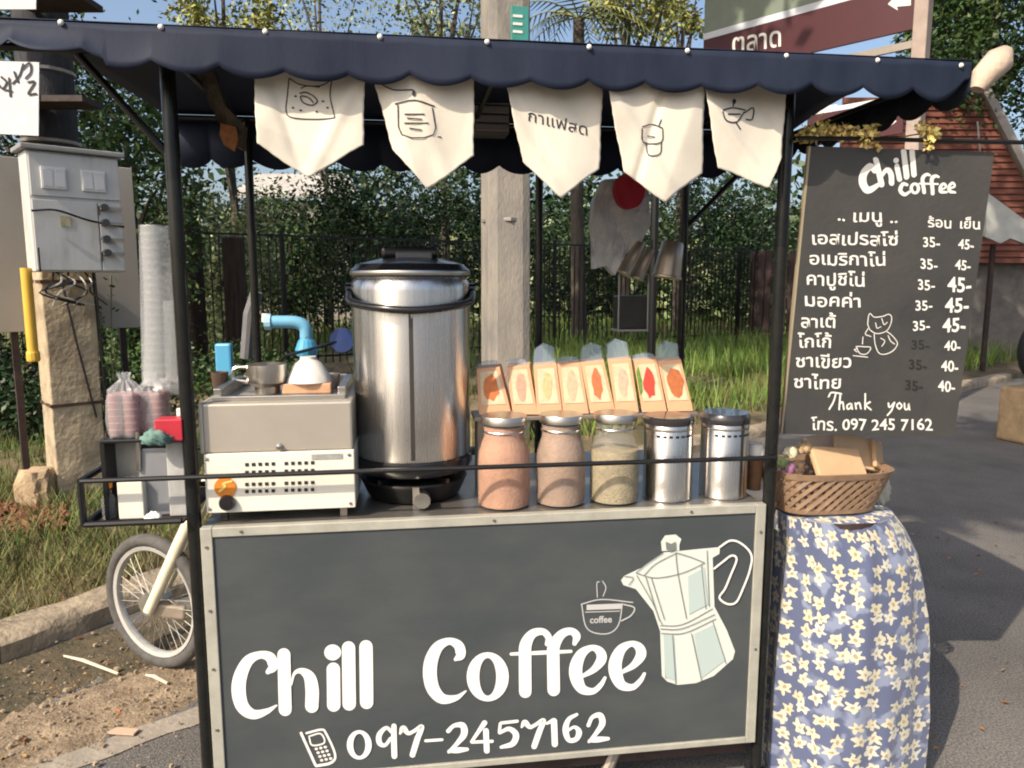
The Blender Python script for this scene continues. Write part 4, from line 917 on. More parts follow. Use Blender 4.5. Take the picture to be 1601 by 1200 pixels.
for x_ in (.03, mw_ - .04):
    for y_ in (.02, md - .06): MB().bb(x_, x_ + .018, y_, y_ + .018, ZC, z_bot + .001).build('leg', steelb if x_ > .1 else blackp, mc)
for x_, z_ in ((.012, z_bot + .012), (mw_ - .01, z_bot + .012), (.012, z_mid - .012), (mw_ - .01, z_mid - .012)):
    o = MB().lathe([(.0045, 0), (.004, .002), (0, .0025)], 10).build('screw', steelp, mc); o.matrix_local = Matrix.Translation((x_, -.0085, z_)) @ Matrix.Rotation(R(90), 4, 'X')
MB().bb(mw_ * .72, mw_ * .93, -.0095, -.0082, z_mid - .022, z_mid - .008).build('rating_plate', mat('plate_grey', (.5, .5, .46), .4, .4, noise=.3, nscale=60), mc)
MB().tube(bez([(mw_ - .02, md, z_bot + .05), (mw_ + .03, md + .04, z_bot + .02), (mw_ + .02, md + .1, z_bot - .03)], 5), .005, 6).build('power_cord', blackp, mc)
# on the machine
def clz(px, z):                           # where a pixel's ray meets a height, in the cart's frame
    p = atz(px[0], px[1], z); q = p - O; return Vector((q.dot(U), q.dot(N), z))
def rad(px, off): return abs(cl(800 + px, 600, off).x - cl(800, 600, off).x)
q = cl(419, 620, .2); r_ = rad(29, .2); hz_ = cl(419, 568, .2).z - (z_top + .002)
pi_ = cthing('milk_pitcher', 'steel milk pitcher standing on the coffee machine', 'pitcher', q.x, .2, z_top + .001)
MB().lathe([(r_ * .6, 0), (r_ * .62, .02), (r_ * .95, .032), (r_, .05), (r_ * .97, hz_), (r_ * .93, hz_), (r_ * .93, .05), (0, .04)], 32).build('body', steelp, pi_, smooth=True)
MB().tube(bez([(-r_ * .95, 0, hz_ * .9), (-r_ * 1.6, 0, hz_ * .85), (-r_ * 1.6, 0, hz_ * .5), (-r_ * .95, 0, hz_ * .4)], 4), .005, 6).build('handle', steelp, pi_)
def cloth_lump(name, lb, cat, s, o, z, rx, ry, rz_, m, seed=0, parent=None, sc2=1):
    b = bmesh.new(); bmesh.ops.create_icosphere(b, subdivisions=4, radius=1)
    for v in b.verts:
        c = v.co; k = 1 + .16 * math.sin(c.x * 4 + seed) * math.sin(c.y * 5 + 1) + .1 * math.sin(c.x * 11 + c.z * 9 + seed) + .05 * math.sin(c.z * 23 + c.x * 17)
        v.co = Vector((c.x * rx * k, c.y * ry * k, max(-.55, c.z) * rz_ * k))
    me = bpy.data.meshes.new(name); b.to_mesh(me); b.free(); me.polygons.foreach_set('use_smooth', [True] * len(me.polygons))
    o_ = link(name, me, m); o_.location = CW(s, o, z + .5 * rz_); o_.rotation_euler = (0, 0, A); tag(o_, lb, cat); return o_
q = cl(483, 590, .22)
bw = cthing('bowl', 'upturned white bowl on the coffee machine beside the pitcher', 'bowl', q.x, .22, z_top + .03)
MB().lathe([(rad(34, .22), 0), (rad(32, .22), .012), (rad(20, .22), .05), (rad(12, .22), .062), (rad(12, .22), .07), (0, .07)], 32).build('body', mat('white_ceramic', (.75, .73, .68), .3), bw, smooth=True)
q = cl(470, 610, .2); tag(MB().box((0, 0, .014), (rad(70, .2), .06, .028)).build('carton', mat('peach_card', (.72, .42, .25), .7, noise=.3, nscale=20), loc=CW(q.x + .02, .2, z_top + .001), bevel=.003), 'small peach cardboard sleeve under the white bowl', 'carton').rotation_euler = (0, 0, A)
for (x_, lb, c_, hh_) in [(345, 'small brown glass in the left back corner of the coffee machine', (.25, .17, .12), .03), (520, 'low steel tin at the right back of the coffee machine', (.5, .45, .4), .02)]:
    q = cl(x_, 610, .3); t = cthing('cup', lb, 'cup', q.x, .3, z_top + .001); MB().lathe([(.02, 0), (.024, hh_ + .02), (.022, hh_ + .02), (.018, .005)], 20).build('body', mat('cup_' + str(x_), c_, .3, .3, noise=.2), t, smooth=True)

# jars and canisters
def jar(px, y0, y1, wpx, fill, lb):
    off = .1; s = cl(px, 700, off).x; r = rad(wpx / 2, off - .02) ; h = cl(px, y1, off).z - ZC + .01
    t = cthing('storage_jar', lb, 'jar', s, off, ZC, 'glass jars along the counter front')
    pr = [(r * .86, 0), (r * .98, .006), (r, .02), (r, h * .5), (r * .97, h * .62), (r * .84, h * .74), (r * .76, h * .8), (r * .77, h * .93), (r * .77, h * .97)]
    MB().lathe(pr, 48).build('glass', glass, t, smooth=True)
    fz = .93 if fill != 2 else .66
    MB().lathe([(a_ * .965, max(.006, z_)) for a_, z_ in pr if z_ <= h * fz] + [(0, pr[[i for i, q_ in enumerate(pr) if q_[1] <= h * fz][-1]][1])], 40).build('contents', [mat('cocoa_powder', (.45, .21, .11), .9, noise=.25, nscale=30, bump=.4, bscale=120), mat('choco_powder', (.31, .19, .12), .9, noise=.3, nscale=25, bump=.4, bscale=120), mat('tea_powder', (.34, .27, .14), .9, noise=.35, nscale=40, bump=.5, bscale=150)][fill], t, smooth=True)
    MB().lathe([(r * .82, h * .95), (r * .86, h * .955), (r * .87, h * 1.03), (r * .84, h * 1.045), (0, h * 1.045)], 48).build('lid', steelp, t, smooth=True)
    MB().lathe([(r * .79, h * .86), (r * .81, h * .87), (r * .79, h * .88)], 40, cap=False).build('clamp_ring', steelp, t)
    return t
jar(788, 793, 660, 84, 0, 'glass jar of reddish cocoa powder, the one nearest the urn')
jar(877, 790, 658, 80, 1, 'glass jar of brown powder between the cocoa jar and the greenish tea jar')
jar(961, 787, 656, 80, 2, 'glass jar of greenish beige powder beside the steel canisters')
def can(px, y0, y1, wpx, lb, lidh):
    off = .11; s = cl(px, 700, off).x; r = rad(wpx / 2, off - .02); h = cl(px, y1, off).z - ZC
    t = cthing('canister', lb, 'canister', s, off, ZC, 'steel canisters at the right of the counter')
    MB().lathe([(r * .95, 0), (r, .004), (r, h), (r * .97, h + .004)], 48).build('body', steel, t, smooth=True)
    MB().lathe([(r * 1.02, h - .006), (r * 1.05, h), (r * 1.05, h + lidh * .6), (r * .95, h + lidh), (0, h + lidh)], 48).build('lid', mat('smoked_lid', (.03, .028, .03), .2, coat=.5), t, smooth=True)
    MB().lathe([(r * 1.005, h - .022), (r * 1.02, h - .018), (r * 1.005, h - .014)], 48, cap=False).build('band', steelp, t, smooth=True)
    for k in range(7):
        a_ = -2.3 + k * .25; MB().box((r * 1.012 * math.cos(a_), r * 1.012 * math.sin(a_), h - .035), (.004, .01, .006), a_).build('clip', blackp, t)
can(1044, 785, 657, 78, 'steel canister next to the greenish jar, lid touching the sandwich packs', .016)
can(1132, 780, 656, 76, 'steel canister at the right end of the counter with a thick dark lid', .024)
q = cl(1185, 720, .13); cu = cthing('paper_cup', 'small white topped brown cup squeezed beside the right post', 'cup', q.x, .15, ZC)
MB().lathe([(.02, 0), (.026, .11), (.024, .11), (.018, .004)], 20).build('body', mat('brown_cup', (.2, .11, .06), .6, noise=.4, nscale=40), cu, smooth=True)
MB().lathe([(.0275, .108), (.0275, .122), (.02, .14), (0, .14)], 20).build('lid', white, cu, smooth=True)
q = cl(835, 680, .07); 
# shelf and sandwich packs
so = .2; sz = cl(900, 648, so).z
sh = cthing('display_shelf', 'low shelf behind the jars carrying the sandwich packs', 'shelf', 0, so, 0)
sx0, sx1 = cl(742, 648, so).x, cl(1092, 648, so).x
MB().bb(sx0, sx1, .0, .13, sz - .014, sz - .002).build('board', steelb, sh, bevel=.002)
for x_ in (sx0 + .01, sx1 - .03):
    for y_ in (.01, .1): MB().bb(x_, x_ + .02, y_, y_ + .02, ZC, sz - .015).build('leg', steelb, sh)
pk = mat('peach_pack', (.74, .42, .24), .65, noise=.12, nscale=12)
breadm = mat('pack_bread', (.82, .64, .42), .7, noise=.25, nscale=30)
fills = [((.7, .22, .07), 'an orange filling'), ((.72, .4, .28), 'a pink ham filling'), ((.75, .55, .28), 'a pale yellow filling'), ((.74, .52, .34), 'a plain beige filling'), ((.62, .2, .08), 'a dark orange strip filling'), ((.76, .5, .36), 'a pale pink filling and tall clear bag'), ((.7, .08, .05), 'green leaf and red tomato'), ((.55, .17, .06), 'a broad rust orange filling')]
xs = [750, 803, 841, 882, 924, 964, 1005, 1046]; wds = [49, 37, 38, 38, 38, 34, 37, 37]; tl = [-2, -8, 0, -6, -10, -8, -12, -12]
tops = [575, 572, 570, 568, 565, 562, 563, 563]
xtop = [748, 795, 838, 876, 913, 956, 997, 1035]
for i in range(8):
    y0 = 645 + (2 if i > 5 else 0); x0_, x1_ = xs[i] - 1, xs[i] + wds[i] + 1; xt0 = xtop[i] - 2; xt1 = xt0 + 37; yt = tops[i]
    b0 = cl(x0_, y0, so + .01); bb0 = Vector((b0.x, 0, sz)); mid = (x0_ + x1_) / 2
    t = cthing('sandwich_pack', f'{["leftmost","second","third","fourth","fifth","sixth","seventh","rightmost"][i]} leaning sandwich pack in the row, with {fills[i][1]}', 'sandwich pack', b0.x, so + .01, sz, 'sandwich packs leaning in a row')
    def lp(x, y, o_=0.0, b0=b0): c = cl(x, y, so + .01 + o_); return Vector((c.x - b0.x, o_, max(0, c.z - sz)))
    front = [lp(x0_, y0 + 3), lp(x1_, y0 + 3), lp(xt1, yt), lp(xt0, yt + 3)]
    fr = [v + Vector((0, (v.z) * .18, 0)) for v in front]
    MB().prism(fr, (.012, .055, .004)).build('wrapper', pk, t, bevel=.0015)
    def fl(u, v, e): a_ = fr[0].lerp(fr[1], u); b_ = fr[3].lerp(fr[2], u); c = a_.lerp(b_, v); return c + Vector((0, -.0015 - e, 0))
    P_ = Paint(lambda x, y, e: fl(x, y, e), .0003)
    P_.poly([(.1, .22), (.9, .22), (.86, .93), (.14, .93)]); P_.mb.build('window', breadm, t)
    P_ = Paint(lambda x, y, e: fl(x, y, e + .0012), .0003); random.seed(i * 7 + 3)
    wdt = [.6, .42, .4, .45, .5, .45, .56, .72][i]
    P_.poly([(.5 + wdt / 2 * math.cos(a_) * random.uniform(.7, 1.1) + .06 * math.sin(a_), .58 + .3 * math.sin(a_) * random.uniform(.8, 1.1)) for a_ in [6.283 * k / 14 for k in range(14)]])
    P_.mb.build('filling', mat(f'filling_{i}', fills[i][0], .6, noise=.25, nscale=70), t)
    if i == 6:
        P_ = Paint(lambda x, y, e: fl(x, y, e + .0018), .0003); P_.poly([(.02, .35), (.14, .4), (.2, .62), (.14, .9), (.02, .8)]); P_.mb.build('lettuce', mat('lettuce', (.16, .32, .05), .6, noise=.4, nscale=60), t)
    if i in (2, 4, 5, 7, 0, 1, 3, 6):
        hgt = {2: 34, 4: 30, 5: 34, 7: 32}.get(i, 10); a_ = fr[3] + Vector((.002, .01, 0)); b_ = fr[2] + Vector((-.002, .01, 0)); dz = hgt / 1170 * 2.05
        sh_ = Vector((random.uniform(-.004, .006), .02, dz))
        MB().prism([a_, b_, b_ + sh_ * .8 + Vector((-.004, 0, 0)), (a_ + b_) / 2 + sh_, a_ + sh_ * .75 + Vector((.005, 0, 0))], (.003, .03, 0)).build('film_top', mat('blue_film', (.4, .5, .6), .08, alpha=.28, spec=1), t)

# ---- left rack: cartons, bags of cups, cup tower
rz_ = zl - .004
def cbox(x0, x1, y0, y1, off, dp, m, lb, name='carton', cat='carton', zb=None, bev=.003):
    a_ = cl(x0, y1, off); b_ = cl(x1, y0, off); z0 = zb if zb is not None else a_.z
    t = MB().bb(0, b_.x - a_.x, 0, dp, 0, b_.z - z0).build(name, m, loc=CW(a_.x, off, z0), bevel=bev); t.rotation_euler = (0, 0, A); tag(t, lb, cat); return t, b_.z
wc, wz = cbox(186, 222, 752, 810, .03, .06, mat('white_card', (.75, .73, .64), .6), 'short white carton at the front of the left rack', zb=rz_)
_, gz = cbox(222, 262, 700, 812, .055, .09, mat('grey_tin', (.3, .31, .33), .4, .3, noise=.2, nscale=9), 'tall grey tin in the middle of the left rack', 'tin', 'tin', zb=rz_)
cbox(266, 287, 690, 812, .04, .08, mat('pale_tin', (.5, .5, .48), .45, noise=.35, nscale=12), 'pale grey tin in the left rack next to the cart post', 'tin', 'tin', zb=rz_)
_, pz = cbox(186, 221, 690, 800, .10, .07, mat('cream_tin', (.48, .46, .41), .5, noise=.3, nscale=10), 'cream grey canister behind the short white carton in the left rack', 'tin', 'tin', zb=rz_)
q = cl(170, 780, .05); gl = cthing('glass_bottle', 'small bottle with an orange cap at the left end of the rack', 'bottle', q.x, .05, rz_)
MB().lathe([(.017, 0), (.018, .05), (.009, .065), (.009, .08)], 16).build('body', glass, gl, smooth=True); MB().lathe([(.011, .08), (.011, .1), (0, .1)], 16).build('cap', orange, gl)
# plank over the cartons
ztk = cl(220, 676, .1).z
tr = cthing('tray', 'thin dark tray bridging the cartons under the bags of cups', 'tray', cl(172, 676, .1).x, .03, ztk - .012)
trw = cl(290, 676, .1).x - cl(172, 676, .1).x
MB().bb(0, trw, 0, .2, 0, .008).build('plate', blackm, tr, bevel=.002)
MB().bb(.0, .01, .0, .2, rz_ - ztk + .012, 0).build('leg', blackm, tr); MB().bb(trw - .02, trw - .01, .1, .2, rz_ - ztk + .012, 0).build('leg', blackm, tr)
cloth_lump('teal_cloth', 'crumpled teal cloth stuffed between the tray and the tins', 'cloth', cl(245, 684, .0).x, .0, cl(245, 692, .0).z, .035, .03, .022, mat('teal_cloth', (.14, .25, .22), .8, noise=.4, nscale=20), 3)
cloth_lump('paper_scrap', 'crumpled white paper on the floor of the left rack', 'paper', cl(238, 800, -.0).x, .005, rz_, .02, .014, .016, white, 8)
tag(MB().tube([(0, 0, 0), (.006, 0, .1)], .006, 8).build('spoon_handle', steelp, loc=CW(cl(213, 690, .05).x, .05, cl(213, 735, .05).z)), 'steel spoon handle sticking up beside the cream canister', 'spoon')
# bags of red printed cups
def cupbag(px, wpx, y0, y1, off, lb):
    a_ = cl(px, y1, off); r = rad(wpx / 2, off); h = cl(px, y0, off).z - ztk
    t = cthing('cup_bag', lb, 'bag of cups', a_.x, off, ztk - .003, 'clear bags of red and brown cups')
    rm = mat('red_cups', (.3, .09, .08), .5, col2=(.2, .11, .09), nscale=14, stretch=(6, 6, .5), noise=.3)
    for k in range(4):
        x_ = (k % 2 - .5) * r * .95; y_ = (k // 2 - .5) * r * .95
        prof = []; nn = 6
        for j in range(nn): prof += [(r * .43, h * .82 * j / nn), (r * .5, h * .82 * (j + .8) / nn), (r * .43, h * .82 * (j + .95) / nn)]
        MB().lathe(prof, 16, (x_, y_, .004)).build('cup_stack', rm, t, smooth=True)
    vs = []; n_ = 28; zz = [(.98, 0), (1.06, .01), (1.08, h * .3), (1.06, h * .75), (.95, h * .9), (.6, h * 1.02), (.25, h * 1.12), (.4, h * 1.25)]
    for j, (k_, z_) in enumerate(zz):
        for i in range(n_):
            q_ = 6.283 * i / n_; sq = (abs(math.cos(q_)) ** 4 + abs(math.sin(q_)) ** 4) ** -.25; rr = r * k_ * sq * (1 + .05 * math.sin(i * 5 + j * 2.1)); vs.append((rr * math.cos(q_), rr * math.sin(q_), z_ + .004 * math.sin(i * 3 + j)))
    MB().add(vs, [(j * n_ + i, j * n_ + (i + 1) % n_, (j + 1) * n_ + (i + 1) % n_, (j + 1) * n_ + i) for j in range(len(zz) - 1) for i in range(n_)]).build('plastic_bag', film, t, smooth=True)
    return t
cupbag(200, 44, 600, 674, .09, 'clear bag of reddish brown cups at the left end of the tray')
cupbag(241, 44, 600, 674, .12, 'clear bag of reddish brown cups at the foot of the tall cup tower')
rbx, _ = cbox(243, 284, 655, 690, .0, .05, redp, 'small red packet hanging in front of the tray beside the post', 'packet', 'packet')
cbox(276, 286, 638, 655, .05, .01, white, 'small white tag standing behind the red packet', 'card', 'card', zb=ztk)
# cup towers
def tower(xb, yb, xt_, yt, wb, wt, off, lb, nr_):
    a_ = cl(xb, yb, off); b_ = cl(xt_, yt, off); t = cthing('cup_tower', lb, 'stack of cups', a_.x, off, a_.z, 'towers of nested clear cups')
    d_ = Vector((b_.x - a_.x, 0, b_.z - a_.z)); r0 = rad(wb / 2, off); r1 = rad(wt / 2, off)
    n_ = 28; vs = []; m_ = 0; ps = []
    for i in range(nr_):
        for f_, k_ in ((0, .985), (.55, .988), (.62, 1.0), (.9, 1.0), (.97, .985)):
            u = (i + f_) / nr_; ps.append((u, (r0 + (r1 - r0) * u) * k_))
    for u, r in ps:
        c = d_ * u + Vector((.006 * math.sin(u * 3.1), 0, 0))
        for k in range(n_): vs.append((c.x + r * math.cos(6.283 * k / n_), c.y + r * math.sin(6.283 * k / n_), c.z))
    MB().add(vs, [(i * n_ + k, i * n_ + (k + 1) % n_, (i + 1) * n_ + (k + 1) % n_, (i + 1) * n_ + k) for i in range(len(ps) - 1) for k in range(n_)]).build('nested_cups', cupm, t, smooth=True)
    vs = []
    for j in range(12):
        u = j / 11; r = (r0 + (r1 - r0) * u) * 1.07; c = d_ * u
        for k in range(n_): q_ = 6.283 * k / n_; rr = r * (1 + .006 * math.sin(k * 3 + j * .4)); vs.append((c.x + rr * math.cos(q_), c.y + rr * math.sin(q_), c.z))
    MB().add(vs, [(i * n_ + k, i * n_ + (k + 1) % n_, (i + 1) * n_ + (k + 1) % n_, (i + 1) * n_ + k) for i in range(11) for k in range(n_)]).build('plastic_sleeve', film, t, smooth=True)
tower(250, 600, 240, 352, 44, 36, .12, 'tallest tower of nested clear plastic cups left of the cart post', 22)
tower(274, 612, 268, 470, 24, 22, .2, 'shorter clear cup tower between the tallest one and the post', 24)
cloth_lump('plastic_bag', 'crumpled clear bag at the foot of the cup tower', 'plastic bag', cl(262, 600, .16).x, .2, cl(262, 618, .14).z, .04, .04, .03, mat('milky_film', (.6, .6, .58), .3, alpha=.6), 2)

# ================================================================ HANGING THINGS
def hang(name, lb, cat, pts, off, th, m, cell=9, seed=0, dark=None, depth=.02):
    # a crumpled sheet body: outline in the plane, swollen to a real thickness
    P = [cl(x, y, off) for x, y in pts]; c = sum(P, Vector()) / len(P); b = bmesh.new()
    for v in P: b.verts.new(v - c)
    b.faces.new(b.verts); bmesh.ops.triangulate(b, faces=b.faces); bmesh.ops.subdivide_edges(b, edges=b.edges, cuts=5, use_grid_fill=True)
    g = bmesh.ops.extrude_face_region(b, geom=list(b.faces)); nv = [v for v in g['geom'] if isinstance(v, bmesh.types.BMVert)]
    for v in nv: v.co.y += th
    for v in b.verts:
        x, z = v.co.x * 60 + seed, v.co.z * 60
        v.co.y += depth * (.4 * math.sin(x * .9 + .4 * z) + .3 * math.sin(z * .7 + 1.3 * x) + .15 * math.sin(2.7 * x - z))
    me = bpy.data.meshes.new(name); bmesh.ops.recalc_face_normals(b, faces=b.faces); b.to_mesh(me); b.free()
    o = link(name, me, m, loc=CW(c.x, c.y, c.z)); o.rotation_euler = (0, 0, A); tag(o, lb, cat); return o
hang('plastic_bag', 'crumpled greyish white plastic bag hanging behind the pennants', 'plastic bag', [(945, 280), (1000, 276), (1015, 300), (1018, 350), (1000, 385), (975, 400), (962, 430), (948, 415), (930, 420), (934, 395), (926, 350), (928, 315)], .6, .05, mat('grey_bag', (.62, .62, .63), .5, noise=.25, nscale=20, bump=.5), seed=1, depth=.012)
hang('red_pouch', 'round red pouch hanging over the white plastic bag', 'pouch', [(986 + 23 * math.cos(.35 * k), 297 + 29 * math.sin(.35 * k)) for k in range(18)], .53, .04, mat('red_cloth', (.42, .012, .03), .6, noise=.2), seed=4, depth=.005)
hm = mat('worn_metal_cup', (.55, .46, .36), .35, .75, noise=.35, nscale=14, stretch=(1, 1, .3))
for (x0_, y0_, x1_, y1_, r0_, r1_, lb) in [(1003, 380, 975, 428, 9, 12, 'left of the three dull metal cups hanging at the back of the cart'), (1019, 388, 996, 436, 8, 10, 'middle, darkest of the three dull metal cups hanging at the back'), (1052, 378, 1042, 434, 17, 22, 'right and largest of the three dull metal cups hanging at the back')]:
    a_ = cl(x0_, y0_, .6); b_ = cl(x1_, y1_, .6); d_ = b_ - a_; t = cthing('hanging_cup', lb, 'cup', a_.x, .6, a_.z, 'dull metal cups hanging at the back of the cart'); q0, q1 = rad(r0_, .6), rad(r1_, .6)
    MB().tube([Vector(), d_ * .03, d_ * .5, d_ * .93, d_ * .95, d_], [q0 * .9, q0, (q0 + q1) / 2, q1, q1 * 1.06, q1 * 1.05], 20).build('body', hm, t, smooth=True)
    MB().tube([Vector((0, 0, .03)), Vector((0, 0, 0))], .003, 5).build('hook', blackm, t)
a_ = cl(1021, 262, .62); b_ = cl(1021, 372, .62)
hl = tag(MB().tube([(0, 0, 0), (0, .01, b_.z - a_.z), (.03, .02, b_.z - a_.z - .02)], .006, 6).build('hanging_hook', blackm, loc=CW(a_.x, .62, a_.z + .2)), 'dark hook holding the bags at the back of the cart', 'hook')
hang('cloth_bag', 'dark brown bag hanging inside the left end of the awning', 'bag', [(300, 105), (330, 100), (352, 165), (382, 195), (378, 232), (366, 226), (352, 205), (340, 190), (322, 150)], .3, .05, mat('brown_bag', (.1, .08, .06), .8, noise=.4, nscale=20, bump=.5), seed=2, depth=.01)
hang('orange_tassel', 'orange tasselled charm hanging below the brown bag', 'charm', [(345, 192), (368, 198), (372, 215), (366, 236), (360, 218), (350, 226), (343, 210)], .28, .012, mat('tassel', (.42, .17, .06), .7, noise=.4, nscale=60), seed=9, depth=.003)
t = cthing('roof_box', 'grey slatted box fixed under the roof between the second and third pennants', 'box', cl(742, 205, .62).x, .62, cl(742, 205, .62).z)
bw2 = cl(797, 205, .62).x - cl(742, 205, .62).x; bh2 = cl(742, 135, .62).z - cl(742, 205, .62).z
MB().bb(0, bw2, .01, .12, 0, bh2).build('casing', mat('box_grey', (.13, .125, .12), .6), t)
for k in range(5): MB().bb(.003, bw2 - .003, -.004, .009, bh2 * (k + .12) / 5, bh2 * (k + .88) / 5).build('slat', mat('slat_grey', (.3, .29, .28), .6, noise=.2), t, bevel=.002)
# dark open container hung below the cups
t = cthing('hanging_container', 'dark container with a pale rim hanging below the metal cups', 'container', cl(965, 518, .62).x, .62, cl(965, 518, .62).z)
hw_ = cl(1013, 518, .62).x - cl(965, 518, .62).x; hh_ = cl(990, 428, .62).z - cl(990, 518, .62).z
MB().bb(.004, hw_ - .004, 0, .08, .008, hh_ * .62).build('body', mat('dark_container', (.05, .045, .04), .4, noise=.4, nscale=12), t, bevel=.004)
MB().bb(0, hw_, -.004, .085, 0, .0075).build('base_rim', mat('pale_rim', (.35, .34, .31), .5), t)
for x_ in (.003, hw_ - .003): MB().tube([(x_, -.002, .008), (x_, -.002, hh_)], .0035, 6).build('side_wire', mat('grey_wire', (.25, .25, .24), .4, .5), t)
dpz = aty(1021, 440, 9)
tag(MB().tube([(0, 0, 0), (0, 0, aty(1021, 290, 9).z)], .05, 8).build('post', blackm, loc=(dpz.x, 9, 0)), 'slim dark post behind the hanging bundles', 'post')
# blue plumbing behind
bt = cthing('standpipe', 'light blue plastic elbow standpipe behind the coffee machine', 'pipe', cl(478, 560, 1.75).x, 1.75, 0)
e = lambda x, y: cl(x, y, 1.75) - Vector((cl(478, 560, 1.75).x, 1.75, 0))
MB().tube(bez([Vector((e(480, 560).x, 0, .05)), e(480, 560), e(479, 530)], 3), .03, 12).build('riser', bluep, bt, smooth=True)
MB().tube(bez([e(479, 532), e(477, 512), e(464, 504), e(440, 503), e(420, 503)], 5), .03, 12).build('elbow', bluep, bt, smooth=True)
MB().tube([e(424, 503), e(414, 503)], .038, 12).build('socket', mat('pale_blue', (.35, .6, .75), .4), bt); MB().lathe([(.045, 0), (.055, .03), (.04, .07), (.033, .08)], 14, tuple(e(480, 556))).build('reducer', mat('mid_blue', (.06, .3, .5), .4), bt)
MB().tube([e(416, 503), e(416, 490)], .02, 10).build('cap', white, bt)
# ================================================================ MOTORCYCLE beyond the cart
mb_s = -.42; wc_ = cl(243, 928, 1.0)
mk_ = cthing('motorcycle', 'old motorcycle with spoked wheel and pale fork behind the left end of the cart', 'motorcycle', wc_.x, 1.0, 0); wr_ = .268
zoff = -.0
whl = spoke_wheel(mk_, (0, 0, wr_ + .005), wr_, .025, 36, rz=R(-33))
forkm = mat('cream_fork', (.74, .7, .52), .4, noise=.15, nscale=20)
for y_ in (-.085, .085): MB().tube([(0.0, y_, wr_), (.12, y_, wr_ + .25), (.33, y_ * .9, .95)], [.02, .024, .022], 12).build('fork', forkm, mk_, smooth=True)
MB().tube([(.0, -.1, wr_), (.0, .1, wr_)], .012, 8).build('axle', chrome, mk_)
MB().box((.07, -.07, wr_ - .01), (.12, .02, .055), ry=R(10)).build('brake_caliper', mat('caliper', (.45, .38, .3), .5, .4, noise=.3), mk_, bevel=.01)
def arcpts(c, r, a0, a1, n=10): return [(c[0] + r * math.cos(a0 + (a1 - a0) * i / n), 0, c[2] + r * math.sin(a0 + (a1 - a0) * i / n)) for i in range(n + 1)]
bm2 = MB(); ap = arcpts((0, 0, wr_), wr_ + .03, R(120), R(10), 14); vs = []
for p in ap:
    for y_, dz in ((-.05, -.02), (-.035, .008), (0, .014), (.035, .008), (.05, -.02)): k_ = (wr_ + .03 + dz) / (wr_ + .03); vs.append((p[0] * k_, y_, wr_ + (p[2] - wr_) * k_))
o = bm2.add(vs, [(i * 5 + k, i * 5 + k + 1, (i + 1) * 5 + k + 1, (i + 1) * 5 + k) for i in range(14) for k in range(4)])
# (front mudguard left off: the wheel shows bare)
MB().tube(bez([(.33, 0, .93), (.55, 0, .62), (.85, 0, .5), (1.0, 0, .62)], 5), .035, 10).build('frame', blackm, mk_, smooth=True)
MB().lathe([(.06, -.09), (.1, -.05), (.11, 0), (.1, .05), (.06, .09)], 16, (.72, 0, .36), 1.5, 1).build('engine', steelb, mk_, smooth=True)
MB().tube(bez([(.62, 0, .74), (.8, 0, .77), (1.1, 0, .76), (1.3, 0, .8)], 4), [.05, .07, .08, .085, .09, .09, .09, .09, .085, .08, .07, .06, .05], 12).build('seat', blackp, mk_, smooth=True)
MB().tube([(.36, -.02, .95), (.38, 0, 1.05)], .03, 8).build('steering_head', blackm, mk_)
MB().tube(bez([(.46, -.34, 1.06), (.38, -.2, 1.1), (.38, 0, 1.06), (.38, .2, 1.1), (.46, .34, 1.06)], 5), .012, 8).build('handlebar', chrome, mk_, smooth=True)
for y_ in (-.34, .34): MB().tube([(.44, y_ * .97, 1.065), (.56, y_ * 1.06, 1.05)], .018, 10).build('grip', blackp, mk_)
MB().lathe([(.0, -.05), (.06, -.04), (.085, 0), (.08, .03)], 20, (.3, 0, .98), 1, 1).build('headlight', blackp, mk_, smooth=True)
q = cl(535, 532, .95) - Vector((wc_.x, 1.0, 0)); q = Vector((q.x, q.y, q.z))
MB().lathe([(0, -.01), (.045, -.008), (.048, 0), (.045, .008), (0, .01)], 24).build('mirror', mat('navy_mirror', (.03, .05, .15), .15, .3), mk_).matrix_local = Matrix.Translation(q) @ Matrix.Rotation(R(80), 4, 'X')
MB().tube([(.42, -.24, 1.09), (q.x - .2, -.1, q.z - .05), tuple(q)], .006, 6).build('mirror_stem', blackp, mk_)
spoke_wheel(mk_, (1.2, 0, wr_ + .005), wr_, .03, 24)
MB().tube([(1.2, -.07, wr_), (1.05, -.07, .65)], .02, 8).build('shock_absorber', chrome, mk_)
tag(MB().box((0, 0, 0), (rad(24, .9), .03, rad(48, .9))).build('blue_bottle', mat('blue_plastic', (.08, .33, .55), .35), loc=CW(cl(351, 562, .9).x, .9, cl(351, 562, .9).z), bevel=.008), 'blue plastic bottle behind the coffee machine, left of the pitcher', 'bottle')
tag(MB().tube([(0, 0, 0), (.02, 0, .16), (.05, 0, .24)], .022, 10).build('grey_sleeve', mat('grey_sleeve', (.16, .16, .17), .6, noise=.3), loc=CW(cl(385, 560, .88).x, .88, cl(385, 560, .88).z)), 'dark grey sleeve sticking up behind the coffee machine', 'sleeve')

